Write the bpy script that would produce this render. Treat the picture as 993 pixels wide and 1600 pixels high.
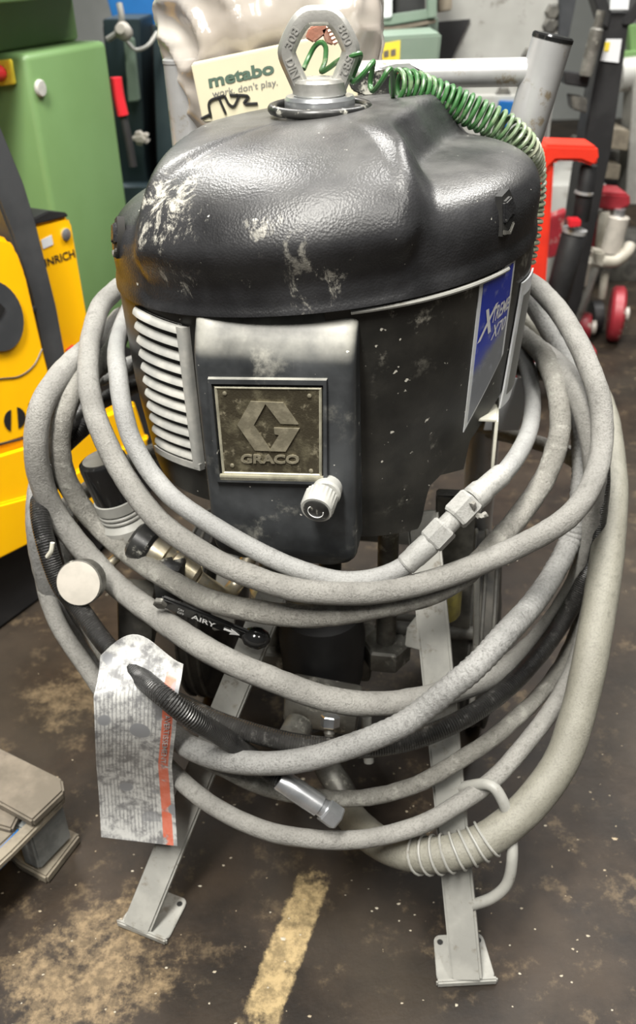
import bpy, bmesh, math, random
from mathutils import Vector, Matrix, noise
random.seed(7)
for o in list(bpy.data.objects): bpy.data.objects.remove(o)
SC = bpy.context.scene
COL = SC.collection
# ------------------------------------------------------------------ camera
CH, FPX, PITCH, ROLL = 1.06, 1400.0, math.radians(32), math.radians(1.5)
FW = Vector((0, math.cos(PITCH), -math.sin(PITCH)))
_r0 = Vector((1, 0, 0)); _u0 = Vector((0, math.sin(PITCH), math.cos(PITCH)))
RT = _r0*math.cos(ROLL) - _u0*math.sin(ROLL)
UP = _r0*math.sin(ROLL) + _u0*math.cos(ROLL)
CAM = Vector((0, 0, CH))
cd = bpy.data.cameras.new('camera'); cam = bpy.data.objects.new('camera', cd); COL.objects.link(cam)
m3 = Matrix((RT, UP, -FW)).transposed()
cam.matrix_world = Matrix.Translation(CAM) @ m3.to_4x4()
cd.sensor_fit = 'VERTICAL'; cd.sensor_height = 36; cd.lens = FPX/1600*36
cd.clip_start = 0.02; cd.clip_end = 60
cd.dof.use_dof = True; cd.dof.focus_distance = 0.86; cd.dof.aperture_fstop = 6.5
SC.camera = cam
# ------------------------------------------------------------------ light
W = bpy.data.worlds.new('hall'); SC.world = W; W.use_nodes = True
W.node_tree.nodes['Background'].inputs[0].default_value = (0.93, 0.97, 1.0, 1)
W.node_tree.nodes['Background'].inputs[1].default_value = 0.06
def area(name, loc, tgt, sx, sy, power, col=(1, 1, 1)):
    d = bpy.data.lights.new(name, 'AREA'); d.shape = 'RECTANGLE'; d.size = sx; d.size_y = sy; d.energy = power; d.color = col
    o = bpy.data.objects.new(name, d); COL.objects.link(o); o.location = loc
    o.rotation_euler = (Vector(tgt)-Vector(loc)).to_track_quat('-Z', 'Y').to_euler(); return o
area('ceiling_lamp', (-0.6, -0.35, 3.5), (-0.1, 1.0, 0.5), 0.45, 2.0, 215, (1, 0.97, 0.9))
area('ceiling_lamp', (1.3, 2.3, 3.6), (0.6, 1.6, 0.4), 0.5, 2.4, 130, (1, 0.98, 0.94))
area('ceiling_lamp', (-1.2, 3.2, 3.6), (-1.0, 2.2, 0.4), 0.5, 2.4, 110, (1, 0.98, 0.94))
area('ceiling_lamp', (1.0, -0.9, 3.6), (0.3, 1.0, 0.3), 0.4, 1.6, 50, (1, 0.97, 0.9))
vs = SC.view_settings
vs.view_transform = 'Standard'; vs.look = 'None'; vs.gamma = 1; vs.use_curve_mapping = False; vs.exposure = 0.45

# ------------------------------------------------------------------ pixel helpers (plan points measured from the photo, given a real depth)
def ray(x, y): return FW + RT*((x-496.5)/FPX) - UP*((y-800)/FPX)
def PY(x, y, Y): d = ray(x, y); return CAM + d*(Y/d.y)
def PZ(x, y, z): d = ray(x, y); return CAM + d*((z-CH)/d.z)
def PPL(x, y, o, n): d = ray(x, y); return CAM + d*((Vector(o)-CAM).dot(n)/d.dot(n))
AX, AY, TH = 0.015, 1.02, math.radians(-11)
_c, _s = math.cos(TH), math.sin(TH)
def toL(P): x, y = P[0]-AX, P[1]-AY; return Vector((x*_c+y*_s, -x*_s+y*_c, P[2]))
def toW(P): return Vector((AX+P[0]*_c-P[1]*_s, AY+P[0]*_s+P[1]*_c, P[2]))
def LP(x, y, yl):
    n = Vector((-_s, _c, 0)); return toL(PPL(x, y, Vector((AX, AY, 0))+n*yl, n))
def LY(x, y, Y): return toL(PY(x, y, Y))
def sst(a, b, x):
    if a == b: return 1.0 if x >= a else 0.0
    t = min(1, max(0, (x-a)/(b-a))); return t*t*(3-2*t)

# ------------------------------------------------------------------ materials
MATS = {}
class NT:
    def __init__(s, name):
        s.m = bpy.data.materials.new(name); s.m.use_nodes = True; s.t = s.m.node_tree
        s.b = s.t.nodes['Principled BSDF']; s.tc = s.t.nodes.new('ShaderNodeTexCoord'); MATS[name] = s.m
    def n(s, ty, **k):
        x = s.t.nodes.new(ty)
        for a, v in k.items(): setattr(x, a, v)
        return x
    def l(s, a, b): s.t.links.new(a, b)
    def noise(s, scale, detail=4, rough=0.6, vec=None, stretch=None, coord='Object', dist=0.0):
        x = s.n('ShaderNodeTexNoise'); x.inputs['Scale'].default_value = scale; x.inputs['Detail'].default_value = detail
        x.inputs['Roughness'].default_value = rough; x.inputs['Distortion'].default_value = dist
        v = vec or s.tc.outputs[coord]
        if stretch:
            mp = s.n('ShaderNodeMapping'); mp.inputs['Scale'].default_value = stretch[0]
            mp.inputs['Rotation'].default_value = stretch[1]; mp.inputs['Location'].default_value = stretch[2] if len(stretch) > 2 else (0, 0, 0)
            s.l(v, mp.inputs[0]); v = mp.outputs[0]
        s.l(v, x.inputs['Vector']); return x.outputs['Fac']
    def ramp(s, f, a, b):
        x = s.n('ShaderNodeMapRange'); x.interpolation_type = 'SMOOTHSTEP'
        x.inputs[1].default_value = a; x.inputs[2].default_value = b; s.l(f, x.inputs[0]); return x.outputs[0]
    def math(s, op, a, b=None):
        x = s.n('ShaderNodeMath', operation=op)
        for i, v in enumerate((a, b)):
            if v is None: continue
            if isinstance(v, (int, float)): x.inputs[i].default_value = v
            else: s.l(v, x.inputs[i])
        return x.outputs[0]
    def mix(s, f, a, b):
        x = s.n('ShaderNodeMix', data_type='RGBA')
        if isinstance(f, (int, float)): x.inputs[0].default_value = f
        else: s.l(f, x.inputs[0])
        for i, v in ((6, a), (7, b)):
            if isinstance(v, tuple): x.inputs[i].default_value = (*v[:3], 1)
            else: s.l(v, x.inputs[i])
        return x.outputs[2]
    def col(s, c):
        if isinstance(c, tuple): s.b.inputs['Base Color'].default_value = (*c[:3], 1)
        else: s.l(c, s.b.inputs['Base Color'])
    def rough(s, v):
        if isinstance(v, (int, float)): s.b.inputs['Roughness'].default_value = v
        else: s.l(v, s.b.inputs['Roughness'])
    def bump(s, f, strength, dist=0.002):
        x = s.n('ShaderNodeBump'); x.inputs['Strength'].default_value = strength; x.inputs['Distance'].default_value = dist
        s.l(f, x.inputs['Height']); s.l(x.outputs[0], s.b.inputs['Normal'])
def mk(name, c1, c2=None, scale=20, rough=0.5, metal=0.0, bump=0.0, bscale=None, lo=0.4, hi=0.65, spec=None, dust=None, dcol=(0.42, 0.41, 0.36)):
    """two-tone worn surface; dust: dirt flecks of their own shape"""
    t = NT(name)
    c = c1
    if c2: c = t.mix(t.ramp(t.noise(scale), lo, hi), c1, c2)
    if dust:
        f = t.ramp(t.noise(dust, 6, 0.7), 0.56, 0.68)
        c = t.mix(f, c, dcol)
    t.col(c); t.rough(rough); t.b.inputs['Metallic'].default_value = metal
    if spec is not None: t.b.inputs['Specular IOR Level'].default_value = spec
    if bump: t.bump(t.noise(bscale or scale*6, 5), bump)
    return t.m

def settle(t, c, dcol, lo=0.35, hi=0.95, amt=0.7, nscale=18):
    """dust lying on upward-facing faces"""
    g = t.n('ShaderNodeNewGeometry'); sp = t.n('ShaderNodeSeparateXYZ'); t.l(g.outputs['Normal'], sp.inputs[0])
    f = t.ramp(sp.outputs[2], lo, hi)
    f = t.math('MULTIPLY', f, t.ramp(t.noise(nscale, 5), 0.2, 0.75)); f = t.math('MULTIPLY', f, amt)
    return t.mix(f, c, dcol)

# black moulded plastic with leather grain, scuffs and dried paint
t = NT('hood_plastic')
base = t.mix(t.ramp(t.noise(9, 5), 0.35, 0.7), (0.012, 0.012, 0.013), (0.032, 0.032, 0.034))
base = settle(t, base, (0.13, 0.128, 0.122), 0.6, 1.0, 0.6, 14)
def near(c, r0, r1):
    vm = t.n('ShaderNodeVectorMath', operation='DISTANCE'); t.l(t.tc.outputs['Object'], vm.inputs[0]); vm.inputs[1].default_value = c
    return t.ramp(vm.outputs['Value'], r1, r0)
zone = near((-0.125, -0.20, 0.86), 0.02, 0.085)
for c_, a_, b_ in (((-0.10, -0.16, 0.905), 0.01, 0.06), ((-0.115, -0.21, 0.81), 0.01, 0.05), ((0.035, -0.235, 0.81), 0.0, 0.06), ((-0.03, -0.24, 0.795), 0.0, 0.04), ((0.0, -0.22, 0.86), 0.0, 0.05)):
    zone = t.math('MAXIMUM', zone, t.math('MULTIPLY', near(c_, a_, b_), 0.85))
sc1 = t.noise(38, 10, 0.78, stretch=((1, 1, 0.45), (0, 0.55, 0.2), (0.35, 0.1, 0)), dist=0.4)
sc1 = t.ramp(t.math('ADD', sc1, t.math('MULTIPLY', zone, 0.13)), 0.615, 0.70)
sc1 = t.math('MULTIPLY', sc1, t.math('ADD', t.math('MULTIPLY', zone, 0.85), 0.12))
base = t.mix(sc1, base, (0.37, 0.355, 0.31))
fl = t.ramp(t.noise(150, 2, 0.5), 0.74, 0.78)
base = t.mix(fl, base, (0.5, 0.49, 0.44))
t.col(base); t.rough(t.ramp(t.noise(20, 4), -0.5, 2.0))
t.l(t.math('ADD', t.math('MULTIPLY', t.noise(16, 4), 0.25), 0.22), t.b.inputs['Roughness']); t.b.inputs['Specular IOR Level'].default_value = 0.38
vo = t.n('ShaderNodeTexVoronoi'); vo.inputs['Scale'].default_value = 430; t.l(t.tc.outputs['Object'], vo.inputs['Vector'])
t.bump(t.math('ADD', vo.outputs['Distance'], t.noise(300, 3)), 0.17, 0.0014)
t = NT('shroud_plastic')
base = t.mix(t.ramp(t.noise(11, 5), 0.35, 0.75), (0.012, 0.012, 0.011), (0.040, 0.038, 0.033))
blot = t.math('MULTIPLY', t.ramp(t.noise(30, 8, 0.7), 0.56, 0.72), t.ramp(t.noise(7, 2), 0.42, 0.66))
base = t.mix(t.math('MULTIPLY', blot, 0.75), base, (0.40, 0.38, 0.32))
base = t.mix(t.ramp(t.noise(110, 2, 0.5), 0.71, 0.75), base, (0.5, 0.48, 0.42))
t.col(base); t.rough(0.42); t.bump(t.noise(420, 3), 0.12, 0.001)
t = NT('front_plastic')
base = t.mix(t.ramp(t.noise(10, 5), 0.3, 0.7), (0.016, 0.0175, 0.019), (0.060, 0.064, 0.068))
base = settle(t, base, (0.46, 0.45, 0.40), 0.10, 0.55, 0.8, 12)
blot = t.math('MULTIPLY', t.ramp(t.noise(24, 7, 0.7), 0.55, 0.75), t.ramp(t.noise(8, 2), 0.40, 0.66))
base = t.mix(t.math('MULTIPLY', blot, 0.6), base, (0.42, 0.41, 0.36))
base = t.mix(t.ramp(t.noise(120, 2, 0.5), 0.73, 0.77), base, (0.55, 0.53, 0.48))
t.col(base); t.rough(0.40); t.bump(t.noise(300, 3), 0.06, 0.001); t.b.inputs['Specular IOR Level'].default_value = 0.38

mk('interior_shade', (0.008, 0.008, 0.008), (0.02, 0.019, 0.017), 20, 0.7)  # near-black colour standing in for shade inside openings and recesses
mk('black_plastic', (0.012, 0.012, 0.012), (0.035, 0.035, 0.033), 30, 0.35, dust=60)
mk('black_gloss', (0.01, 0.01, 0.01), rough=0.12)
mk('black_matte', (0.012, 0.012, 0.013), (0.02, 0.02, 0.021), 12, 0.55)
mk('grille_grey', (0.36, 0.36, 0.34), (0.50, 0.49, 0.45), 25, 0.45, bump=0.1)
mk('cart_grey', (0.25, 0.248, 0.23), (0.32, 0.315, 0.29), 16, 0.5, bump=0.12, bscale=160, dust=45, dcol=(0.18, 0.165, 0.14))
mk('cart_dark', (0.05, 0.048, 0.043), (0.12, 0.115, 0.10), 22, 0.6, bump=0.2, bscale=120)
mk('pump_steel', (0.10, 0.096, 0.085), (0.20, 0.195, 0.175), 26, 0.45, 0.35, bump=0.15, dust=50)
mk('tube_steel', (0.42, 0.42, 0.42), (0.52, 0.52, 0.52), 9, 0.33, 0.45, dust=30, dcol=(0.3, 0.25, 0.18))
mk('zinc', (0.50, 0.52, 0.54), (0.64, 0.65, 0.67), 30, 0.28, 0.85)
mk('ring_cast', (0.40, 0.395, 0.37), (0.52, 0.51, 0.48), 40, 0.42, 0.7, bump=0.12, bscale=400)
mk('brass', (0.42, 0.37, 0.26), (0.55, 0.50, 0.40), 40, 0.35, 0.8, dust=70)
mk('copper', (0.52, 0.24, 0.17), (0.62, 0.36, 0.28), 60, 0.38, 0.7, bump=0.3, bscale=200)
mk('cream_paint', (0.60, 0.59, 0.50), (0.50, 0.49, 0.42), 20, 0.45)
mk('white_card', (0.66, 0.68, 0.70), rough=0.5)
mk('gauge_white', (0.42, 0.39, 0.345), (0.37, 0.345, 0.305), 40, 0.4)
mk('badge_bronze', (0.070, 0.060, 0.040), (0.20, 0.18, 0.12), 70, 0.40, 0.55, bump=0.4, bscale=500, lo=0.45, hi=0.75, dust=90, dcol=(0.30, 0.27, 0.19))
mk('badge_letters', (0.22, 0.20, 0.145), (0.33, 0.30, 0.22), 80, 0.42, 0.5, bump=0.2, bscale=400)
mk('badge_edge', (0.40, 0.38, 0.29), (0.26, 0.25, 0.19), 50, 0.5, 0.2)
mk('decal_white', (0.70, 0.72, 0.74), (0.58, 0.59, 0.58), 30, 0.3)
mk('yellow_paint', (0.95, 0.50, 0.002), (0.92, 0.47, 0.002), 6, 0.30)
mk('charcoal_steel', (0.040, 0.043, 0.047), (0.055, 0.058, 0.062), 10, 0.42)
mk('green_paint', (0.125, 0.220, 0.082), (0.135, 0.235, 0.092), 4, 0.42)
mk('sage_paint', (0.155, 0.21, 0.165), (0.185, 0.24, 0.195), 6, 0.5, dust=12, dcol=(0.16, 0.2, 0.16))
mk('grey_machine', (0.30, 0.30, 0.28), (0.38, 0.38, 0.36), 3, 0.5, dust=9, dcol=(0.14, 0.13, 0.11))
mk('dark_teal', (0.010, 0.022, 0.028), (0.02, 0.035, 0.04), 5, 0.5)
mk('blue_paint', (0.010, 0.115, 0.34), (0.008, 0.09, 0.28), 5, 0.4)
mk('red_paint', (0.70, 0.035, 0.015), (0.60, 0.03, 0.015), 8, 0.4)
mk('dark_red', (0.28, 0.02, 0.03), (0.2, 0.015, 0.02), 10, 0.45, dust=25)
mk('red_plastic', (0.55, 0.02, 0.03), rough=0.3)
mk('yellow_label', (0.78, 0.62, 0.05), (0.7, 0.55, 0.05), 10, 0.5)
mk('wood', (0.115, 0.098, 0.075), (0.18, 0.152, 0.118), 14, 0.75, bump=0.3, dust=20, dcol=(0.12, 0.1, 0.08))
mk('pale_wood', (0.21, 0.182, 0.137), (0.145, 0.125, 0.095), 30, 0.7, bump=0.2)
mk('block_grey', (0.16, 0.17, 0.17), (0.30, 0.31, 0.30), 16, 0.6, bump=0.5, bscale=60)
mk('box_card', (0.56, 0.52, 0.37), (0.51, 0.47, 0.34), 8, 0.65)
mk('print_green', (0.07, 0.115, 0.085), rough=0.6)
mk('print_grey', (0.16, 0.16, 0.15), rough=0.6)
mk('print_black', (0.010, 0.010, 0.010), rough=0.55)
mk('print_white', (0.75, 0.75, 0.74), rough=0.5)
mk('rubber', (0.03, 0.029, 0.027), (0.085, 0.078, 0.066), 14, 0.7, bump=0.2)
t = NT('green_wire')
sp = t.n('ShaderNodeSeparateXYZ'); t.l(t.tc.outputs['Object'], sp.inputs[0])
f = t.ramp(t.math('ADD', sp.outputs[0], t.math('MULTIPLY', t.noise(60, 3), 0.10)), 0.23, 0.34)
c = t.mix(f, (0.028, 0.105, 0.028), (0.25, 0.26, 0.19)); c = t.mix(t.ramp(t.noise(40, 4), 0.54, 0.68), c, (0.13, 0.19, 0.10))
t.col(c); t.rough(0.38)
mk('fleck', (0.44, 0.40, 0.32), (0.32, 0.25, 0.16), 3, 0.6)
mk('wheel_beige', (0.30, 0.28, 0.23), (0.4, 0.375, 0.32), 12, 0.5)
mk('wall_paint', (0.20, 0.21, 0.20), (0.26, 0.27, 0.26), 1.5, 0.7)
mk('yellow_band', (0.42, 0.37, 0.10), (0.2, 0.18, 0.08), 30, 0.5)
def hose_mat(name, c1, c2, dark, bump=0.5, rough=0.6, wave=0, crust=None):
    t = NT(name)
    c = t.mix(t.ramp(t.noise(14, 5), 0.3, 0.7), c1, c2)
    c = t.mix(t.math('MULTIPLY', t.ramp(t.noise(85, 6, 0.7), 0.55, 0.70), 0.55 if c1[0] > 0.1 else 0.4), c, dark)
    c = t.mix(t.math('MULTIPLY', t.ramp(t.noise(420, 4, 0.7), 0.46, 0.66), 0.45 if c1[0] > 0.1 else 0.0), c, dark)
    if crust: c = t.mix(t.math('MULTIPLY', t.ramp(t.noise(55, 6, 0.7), 0.52, 0.64), 0.8), c, crust)
    t.col(c); t.rough(rough)
    h = t.math('ADD', t.noise(420, 5, 0.75), t.math('MULTIPLY', t.noise(110, 3), 0.6))
    if wave:
        wv = t.n('ShaderNodeTexWave'); wv.bands_direction = 'X'; wv.inputs['Scale'].default_value = wave; t.l(t.tc.outputs['UV'], wv.inputs['Vector'])
        h = t.math('ADD', h, t.math('MULTIPLY', wv.outputs['Fac'], 2.0))
    t.bump(h, bump, 0.0026)
hose_mat('hose_grey', (0.22, 0.214, 0.198), (0.32, 0.312, 0.29), (0.11, 0.105, 0.095), 0.9, 0.5)
hose_mat('hose_crust', (0.21, 0.202, 0.18), (0.3, 0.29, 0.262), (0.08, 0.075, 0.062), 1.0, 0.6, crust=(0.40, 0.39, 0.35))
hose_mat('hose_smooth', (0.25, 0.25, 0.245), (0.33, 0.33, 0.32), (0.15, 0.147, 0.138), 0.6, 0.45)
hose_mat('hose_ribbed', (0.195, 0.194, 0.187), (0.28, 0.278, 0.268), (0.04, 0.038, 0.035), 0.7, 0.48)
hose_mat('hose_black', (0.01, 0.01, 0.01), (0.028, 0.027, 0.026), (0.15, 0.147, 0.14), 0.5, 0.25, wave=110)
hose_mat('hose_black_dust', (0.012, 0.0115, 0.011), (0.035, 0.034, 0.032), (0.17, 0.165, 0.155), 0.5, 0.22, wave=110)
hose_mat('hose_suction', (0.18, 0.173, 0.143), (0.235, 0.227, 0.19), (0.11, 0.104, 0.085), 0.35, 0.5)
hose_mat('hose_fitting', (0.25, 0.25, 0.24), (0.32, 0.317, 0.3), (0.15, 0.147, 0.135), 0.4, 0.42)
# blue label print fading into grey dust at its foot
t = NT('decal_blue')
sp = t.n('ShaderNodeSeparateXYZ'); t.l(t.tc.outputs['UV'], sp.inputs[0])
f = t.math('ADD', sp.outputs[1], t.math('MULTIPLY', t.noise(40, 5), 0.22))
c = t.mix(t.ramp(f, 0.42, 0.62), (0.17, 0.18, 0.20), (0.022, 0.045, 0.40))
c = t.mix(t.math('MULTIPLY', t.ramp(t.noise(60, 6), 0.55, 0.7), 0.3), c, (0.4, 0.42, 0.5))
t.col(c); t.rough(0.3)
# printed, paint-spattered tag
t = NT('tag_print')
sp = t.n('ShaderNodeSeparateXYZ'); t.l(t.tc.outputs['UV'], sp.inputs[0])
c = t.mix(t.ramp(t.noise(60, 6, 0.7), 0.4, 0.62), (0.47, 0.47, 0.455), (0.17, 0.17, 0.172))
wv = t.n('ShaderNodeTexWave'); wv.bands_direction = 'X'; wv.inputs['Scale'].default_value = 6.5; wv.inputs['Distortion'].default_value = 1.5
wv.inputs['Detail'].default_value = 3; wv.inputs['Detail Scale'].default_value = 8
t.l(t.tc.outputs['UV'], wv.inputs['Vector'])
ln = t.math('MULTIPLY', t.ramp(wv.outputs['Fac'], 0.55, 0.8), t.ramp(t.noise(25, 3), 0.36, 0.5))
inb = t.math('MULTIPLY', t.ramp(sp.outputs[1], 0.93, 0.9), t.ramp(sp.outputs[0], 0.8, 0.78))
c = t.mix(t.math('MULTIPLY', t.math('MULTIPLY', ln, inb), 0.55), c, (0.13, 0.13, 0.135))
band = t.math('MULTIPLY', t.ramp(sp.outputs[0], 0.815, 0.825), t.math('MULTIPLY', t.ramp(sp.outputs[0], 0.955, 0.945), t.ramp(sp.outputs[1], 0.93, 0.90)))
band = t.math('MULTIPLY', band, t.ramp(t.noise(50, 4), 0.72, 0.55))
c = t.mix(t.math('MULTIPLY', band, 0.85), c, (0.55, 0.11, 0.05))
vo = t.n('ShaderNodeTexVoronoi'); vo.inputs['Scale'].default_value = 34; t.l(t.tc.outputs['Object'], vo.inputs['Vector'])
sepc = t.n('ShaderNodeSeparateColor'); t.l(vo.outputs['Color'], sepc.inputs[0])
blob = t.math('MULTIPLY', t.ramp(vo.outputs['Distance'], 0.46, 0.40), t.ramp(sepc.outputs[0], 0.60, 0.64))
c = t.mix(blob, c, (0.20, 0.205, 0.215))
t.col(c); t.rough(0.4); t.b.inputs['Specular IOR Level'].default_value = 0.4
# cloudy polythene
t = NT('polythene')
c = t.mix(t.ramp(t.noise(6, 3), 0.35, 0.65), (0.36, 0.32, 0.28), (0.52, 0.485, 0.44))
t.col(c); t.rough(0.16); t.bump(t.noise(9, 2, 0.45, dist=0.8), 0.85, 0.02); t.b.inputs['Alpha'].default_value = 0.78
t.b.inputs['Coat Weight'].default_value = 0.5
# floor: oily, stained concrete with worn ochre paint
t = NT('floor_concrete')
oc = t.tc.outputs['Object']
c = t.mix(t.ramp(t.noise(5, 7, 0.65), 0.36, 0.66), (0.009, 0.006, 0.004), (0.034, 0.0235, 0.0155))
c = t.mix(t.math('MULTIPLY', t.ramp(t.noise(17, 9, 0.75), 0.53, 0.68), 0.7), c, (0.13, 0.094, 0.055))
c = t.mix(t.math('MULTIPLY', t.ramp(t.noise(2.3, 3), 0.45, 0.65), 0.55), c, (0.042, 0.034, 0.025))
def patch(cx, cy, ang, hx, hy, soft, thr, c, colr, amt):
    mp = t.n('ShaderNodeMapping', vector_type='TEXTURE'); mp.inputs['Location'].default_value = (cx, cy, 0); mp.inputs['Rotation'].default_value = (0, 0, ang)
    t.l(oc, mp.inputs[0]); s2 = t.n('ShaderNodeSeparateXYZ'); t.l(mp.outputs[0], s2.inputs[0])
    fx = t.math('DIVIDE', t.math('ABSOLUTE', s2.outputs[0]), hx); fy = t.math('DIVIDE', t.math('ABSOLUTE', s2.outputs[1]), hy)
    d = t.math('MAXIMUM', fx, fy); k = t.ramp(d, 1.0+soft, 1.0-soft)
    nz = t.math('ADD', t.math('MULTIPLY', k, 0.55), t.math('ADD', t.math('MULTIPLY', t.noise(20, 10, 0.75), 0.6), t.math('MULTIPLY', t.noise(75, 8, 0.75), 0.4)))
    colr = t.mix(t.ramp(t.noise(55, 8, 0.75), 0.38, 0.62), tuple(q*0.45 for q in colr), colr)
    return t.mix(t.math('MULTIPLY', t.ramp(nz, thr, thr+0.16), amt), c, colr)
c = patch(-0.052, 0.668, math.atan2(0.2, 0.07)-math.pi/2, 0.028, 0.125, 0.45, 0.88, c, (0.40, 0.30, 0.155), 0.95)
c = patch(-0.30, 0.64, 0.5, 0.14, 0.12, 0.6, 0.95, c, (0.27, 0.195, 0.11), 0.8)
c = patch(-0.42, 1.13, 0.5, 0.12, 0.10, 0.7, 0.95, c, (0.20, 0.15, 0.09), 0.7)
c = t.mix(t.ramp(t.noise(130, 3, 0.6), 0.72, 0.76), c, (0.34, 0.27, 0.18))
t.col(c)
t.l(t.math('ADD', t.math('MULTIPLY', t.noise(4, 5), 0.4), 0.34), t.b.inputs['Roughness']); t.b.inputs['Specular IOR Level'].default_value = 0.3
t.bump(t.noise(60, 8, 0.7), 0.25, 0.003)

# ------------------------------------------------------------------ mesh helpers
def obj(name, V, Fc, mat, parent=None, smooth=True, loc=None, uv=None, ang=40):
    me = bpy.data.meshes.new(name); loc = Vector(loc) if loc is not None else Vector((0, 0, 0))
    me.from_pydata([tuple(Vector(v)-loc) for v in V], [], Fc); me.update()
    if uv:
        ul = me.uv_layers.new(name='UVMap')
        for p in me.polygons:
            for li in p.loop_indices: ul.data[li].uv = uv[me.loops[li].vertex_index]
    bm = bmesh.new(); bm.from_mesh(me)
    bmesh.ops.recalc_face_normals(bm, faces=bm.faces); bm.to_mesh(me); bm.free()
    o = bpy.data.objects.new(name, me); COL.objects.link(o); o.location = loc
    me.materials.append(MATS[mat])
    if smooth:
        for p in me.polygons: p.use_smooth = True
        if ang: me.set_sharp_from_angle(angle=math.radians(ang))
    if parent: o.parent = parent
    return o
def bmobj(name, bm, mat, parent=None, ang=40, mtx=None):
    if mtx is not None: bm.transform(mtx)
    bmesh.ops.recalc_face_normals(bm, faces=bm.faces)
    me = bpy.data.meshes.new(name); bm.to_mesh(me); bm.free()
    o = bpy.data.objects.new(name, me); COL.objects.link(o); me.materials.append(MATS[mat])
    for p in me.polygons: p.use_smooth = True
    me.set_sharp_from_angle(angle=math.radians(ang))
    if parent: o.parent = parent
    return o
def empty(name, label, cat, loc=(0, 0, 0), rz=0, group=None):
    o = bpy.data.objects.new(name, None); COL.objects.link(o); o.location = loc; o.rotation_euler = (0, 0, rz)
    o.empty_display_size = 0.05; tag(o, label, cat, group); return o
def tag(o, label, cat, group=None):
    o['label'] = label; o['category'] = cat
    if group: o['group'] = group
    return o
def struct(o): o['kind'] = 'structure'; return o
def lab(o, s): o['label'] = s; return o
def box(name, size, ctr, mat, parent=None, rot=(0, 0, 0), bev=0.002, seg=2, taper=None):
    bm = bmesh.new(); bmesh.ops.create_cube(bm, size=1)
    for v in bm.verts:
        v.co = Vector((v.co.x*size[0], v.co.y*size[1], v.co.z*size[2]))
        if taper and v.co.z > 0: v.co.x *= taper[0]; v.co.y *= taper[1]
    b = min(bev, min(size)*0.45)
    if b > 0: bmesh.ops.bevel(bm, geom=bm.edges[:], offset=b, segments=seg, affect='EDGES', profile=0.5)
    from mathutils import Euler
    return bmobj(name, bm, mat, parent, 40, Matrix.Translation(Vector(ctr)) @ Euler(rot).to_matrix().to_4x4())
def frame_to(d):
    d = Vector(d).normalized(); return d.to_track_quat('Z', 'Y').to_matrix().to_4x4()
def scl(prof, k): return [(r*k, h) for r, h in prof]
def lathe(name, prof, mat, parent=None, base=(0, 0, 0), axis=(0, 0, 1), seg=32, ang=35, fn=None, loc=None):
    """prof: (radius, height) pairs along the axis from base"""
    M = Matrix.Translation(Vector(base)) @ frame_to(axis)
    V = []; Fc = []
    for r, h in prof:
        for k in range(seg):
            a = 2*math.pi*k/seg; rr = fn(r, h, a) if fn else r
            V.append(M @ Vector((rr*math.cos(a), rr*math.sin(a), h)))
    n = len(prof)
    for i in range(n-1):
        for k in range(seg):
            k2 = (k+1) % seg; Fc.append((i*seg+k, i*seg+k2, (i+1)*seg+k2, (i+1)*seg+k))
    if prof[0][0] > 1e-6: Fc.append(tuple(range(seg))[::-1])
    if prof[-1][0] > 1e-6: Fc.append(tuple((n-1)*seg+k for k in range(seg)))
    return obj(name, V, Fc, mat, parent, ang=ang, loc=loc)
def hexprof(name, r, h, mat, parent, base, axis, seg=6):
    return lathe(name, [(r*0.9, 0), (r, h*0.1), (r, h*0.9), (r*0.9, h)], mat, parent, base, axis, seg, 20)
def bar(name, a, b, w, d, mat, parent=None, up=(0, -1, 0), bev=0.002):
    """rectangular bar from a to b; w across, d along 'up'"""
    a, b = Vector(a), Vector(b); z = (b-a).normalized(); x = z.cross(Vector(up)).normalized(); y = z.cross(x)
    M = Matrix((x, y, z)).transposed().to_4x4(); M.translation = (a+b)/2
    bm = bmesh.new(); bmesh.ops.create_cube(bm, size=1)
    L = (b-a).length
    for v in bm.verts: v.co = Vector((v.co.x*w, v.co.y*d, v.co.z*L))
    bmesh.ops.bevel(bm, geom=bm.edges[:], offset=min(bev, w*.4, d*.4), segments=2, affect='EDGES')
    return bmobj(name, bm, mat, parent, 40, M)
def spline(P, n):
    """centripetal Catmull-Rom resampled to n even points"""
    P = [Vector(p) for p in P]
    Q = [P[0]*2-P[1]] + P + [P[-1]*2-P[-2]]; out = []
    for i in range(1, len(Q)-2):
        p0, p1, p2, p3 = Q[i-1:i+3]
        t0 = 0; t1 = t0+max(1e-5, (p1-p0).length**.5); t2 = t1+max(1e-5, (p2-p1).length**.5); t3 = t2+max(1e-5, (p3-p2).length**.5)
        for k in range(24):
            t = t1+(t2-t1)*k/24
            A1 = p0*((t1-t)/(t1-t0))+p1*((t-t0)/(t1-t0)); A2 = p1*((t2-t)/(t2-t1))+p2*((t-t1)/(t2-t1)); A3 = p2*((t3-t)/(t3-t2))+p3*((t-t2)/(t3-t2))
            B1 = A1*((t2-t)/(t2-t0))+A2*((t-t0)/(t2-t0)); B2 = A2*((t3-t)/(t3-t1))+A3*((t-t1)/(t3-t1))
            out.append(B1*((t2-t)/(t2-t1))+B2*((t-t1)/(t2-t1)))
    out.append(P[-1])
    L = [0]
    for a, b in zip(out, out[1:]): L.append(L[-1]+(b-a).length)
    res = []; j = 0
    for k in range(n):
        s = L[-1]*k/(n-1)
        while j < len(L)-2 and L[j+1] < s: j += 1
        q = (s-L[j])/max(1e-9, L[j+1]-L[j]); res.append(out[j].lerp(out[j+1], min(1, q)))
    return res
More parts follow.
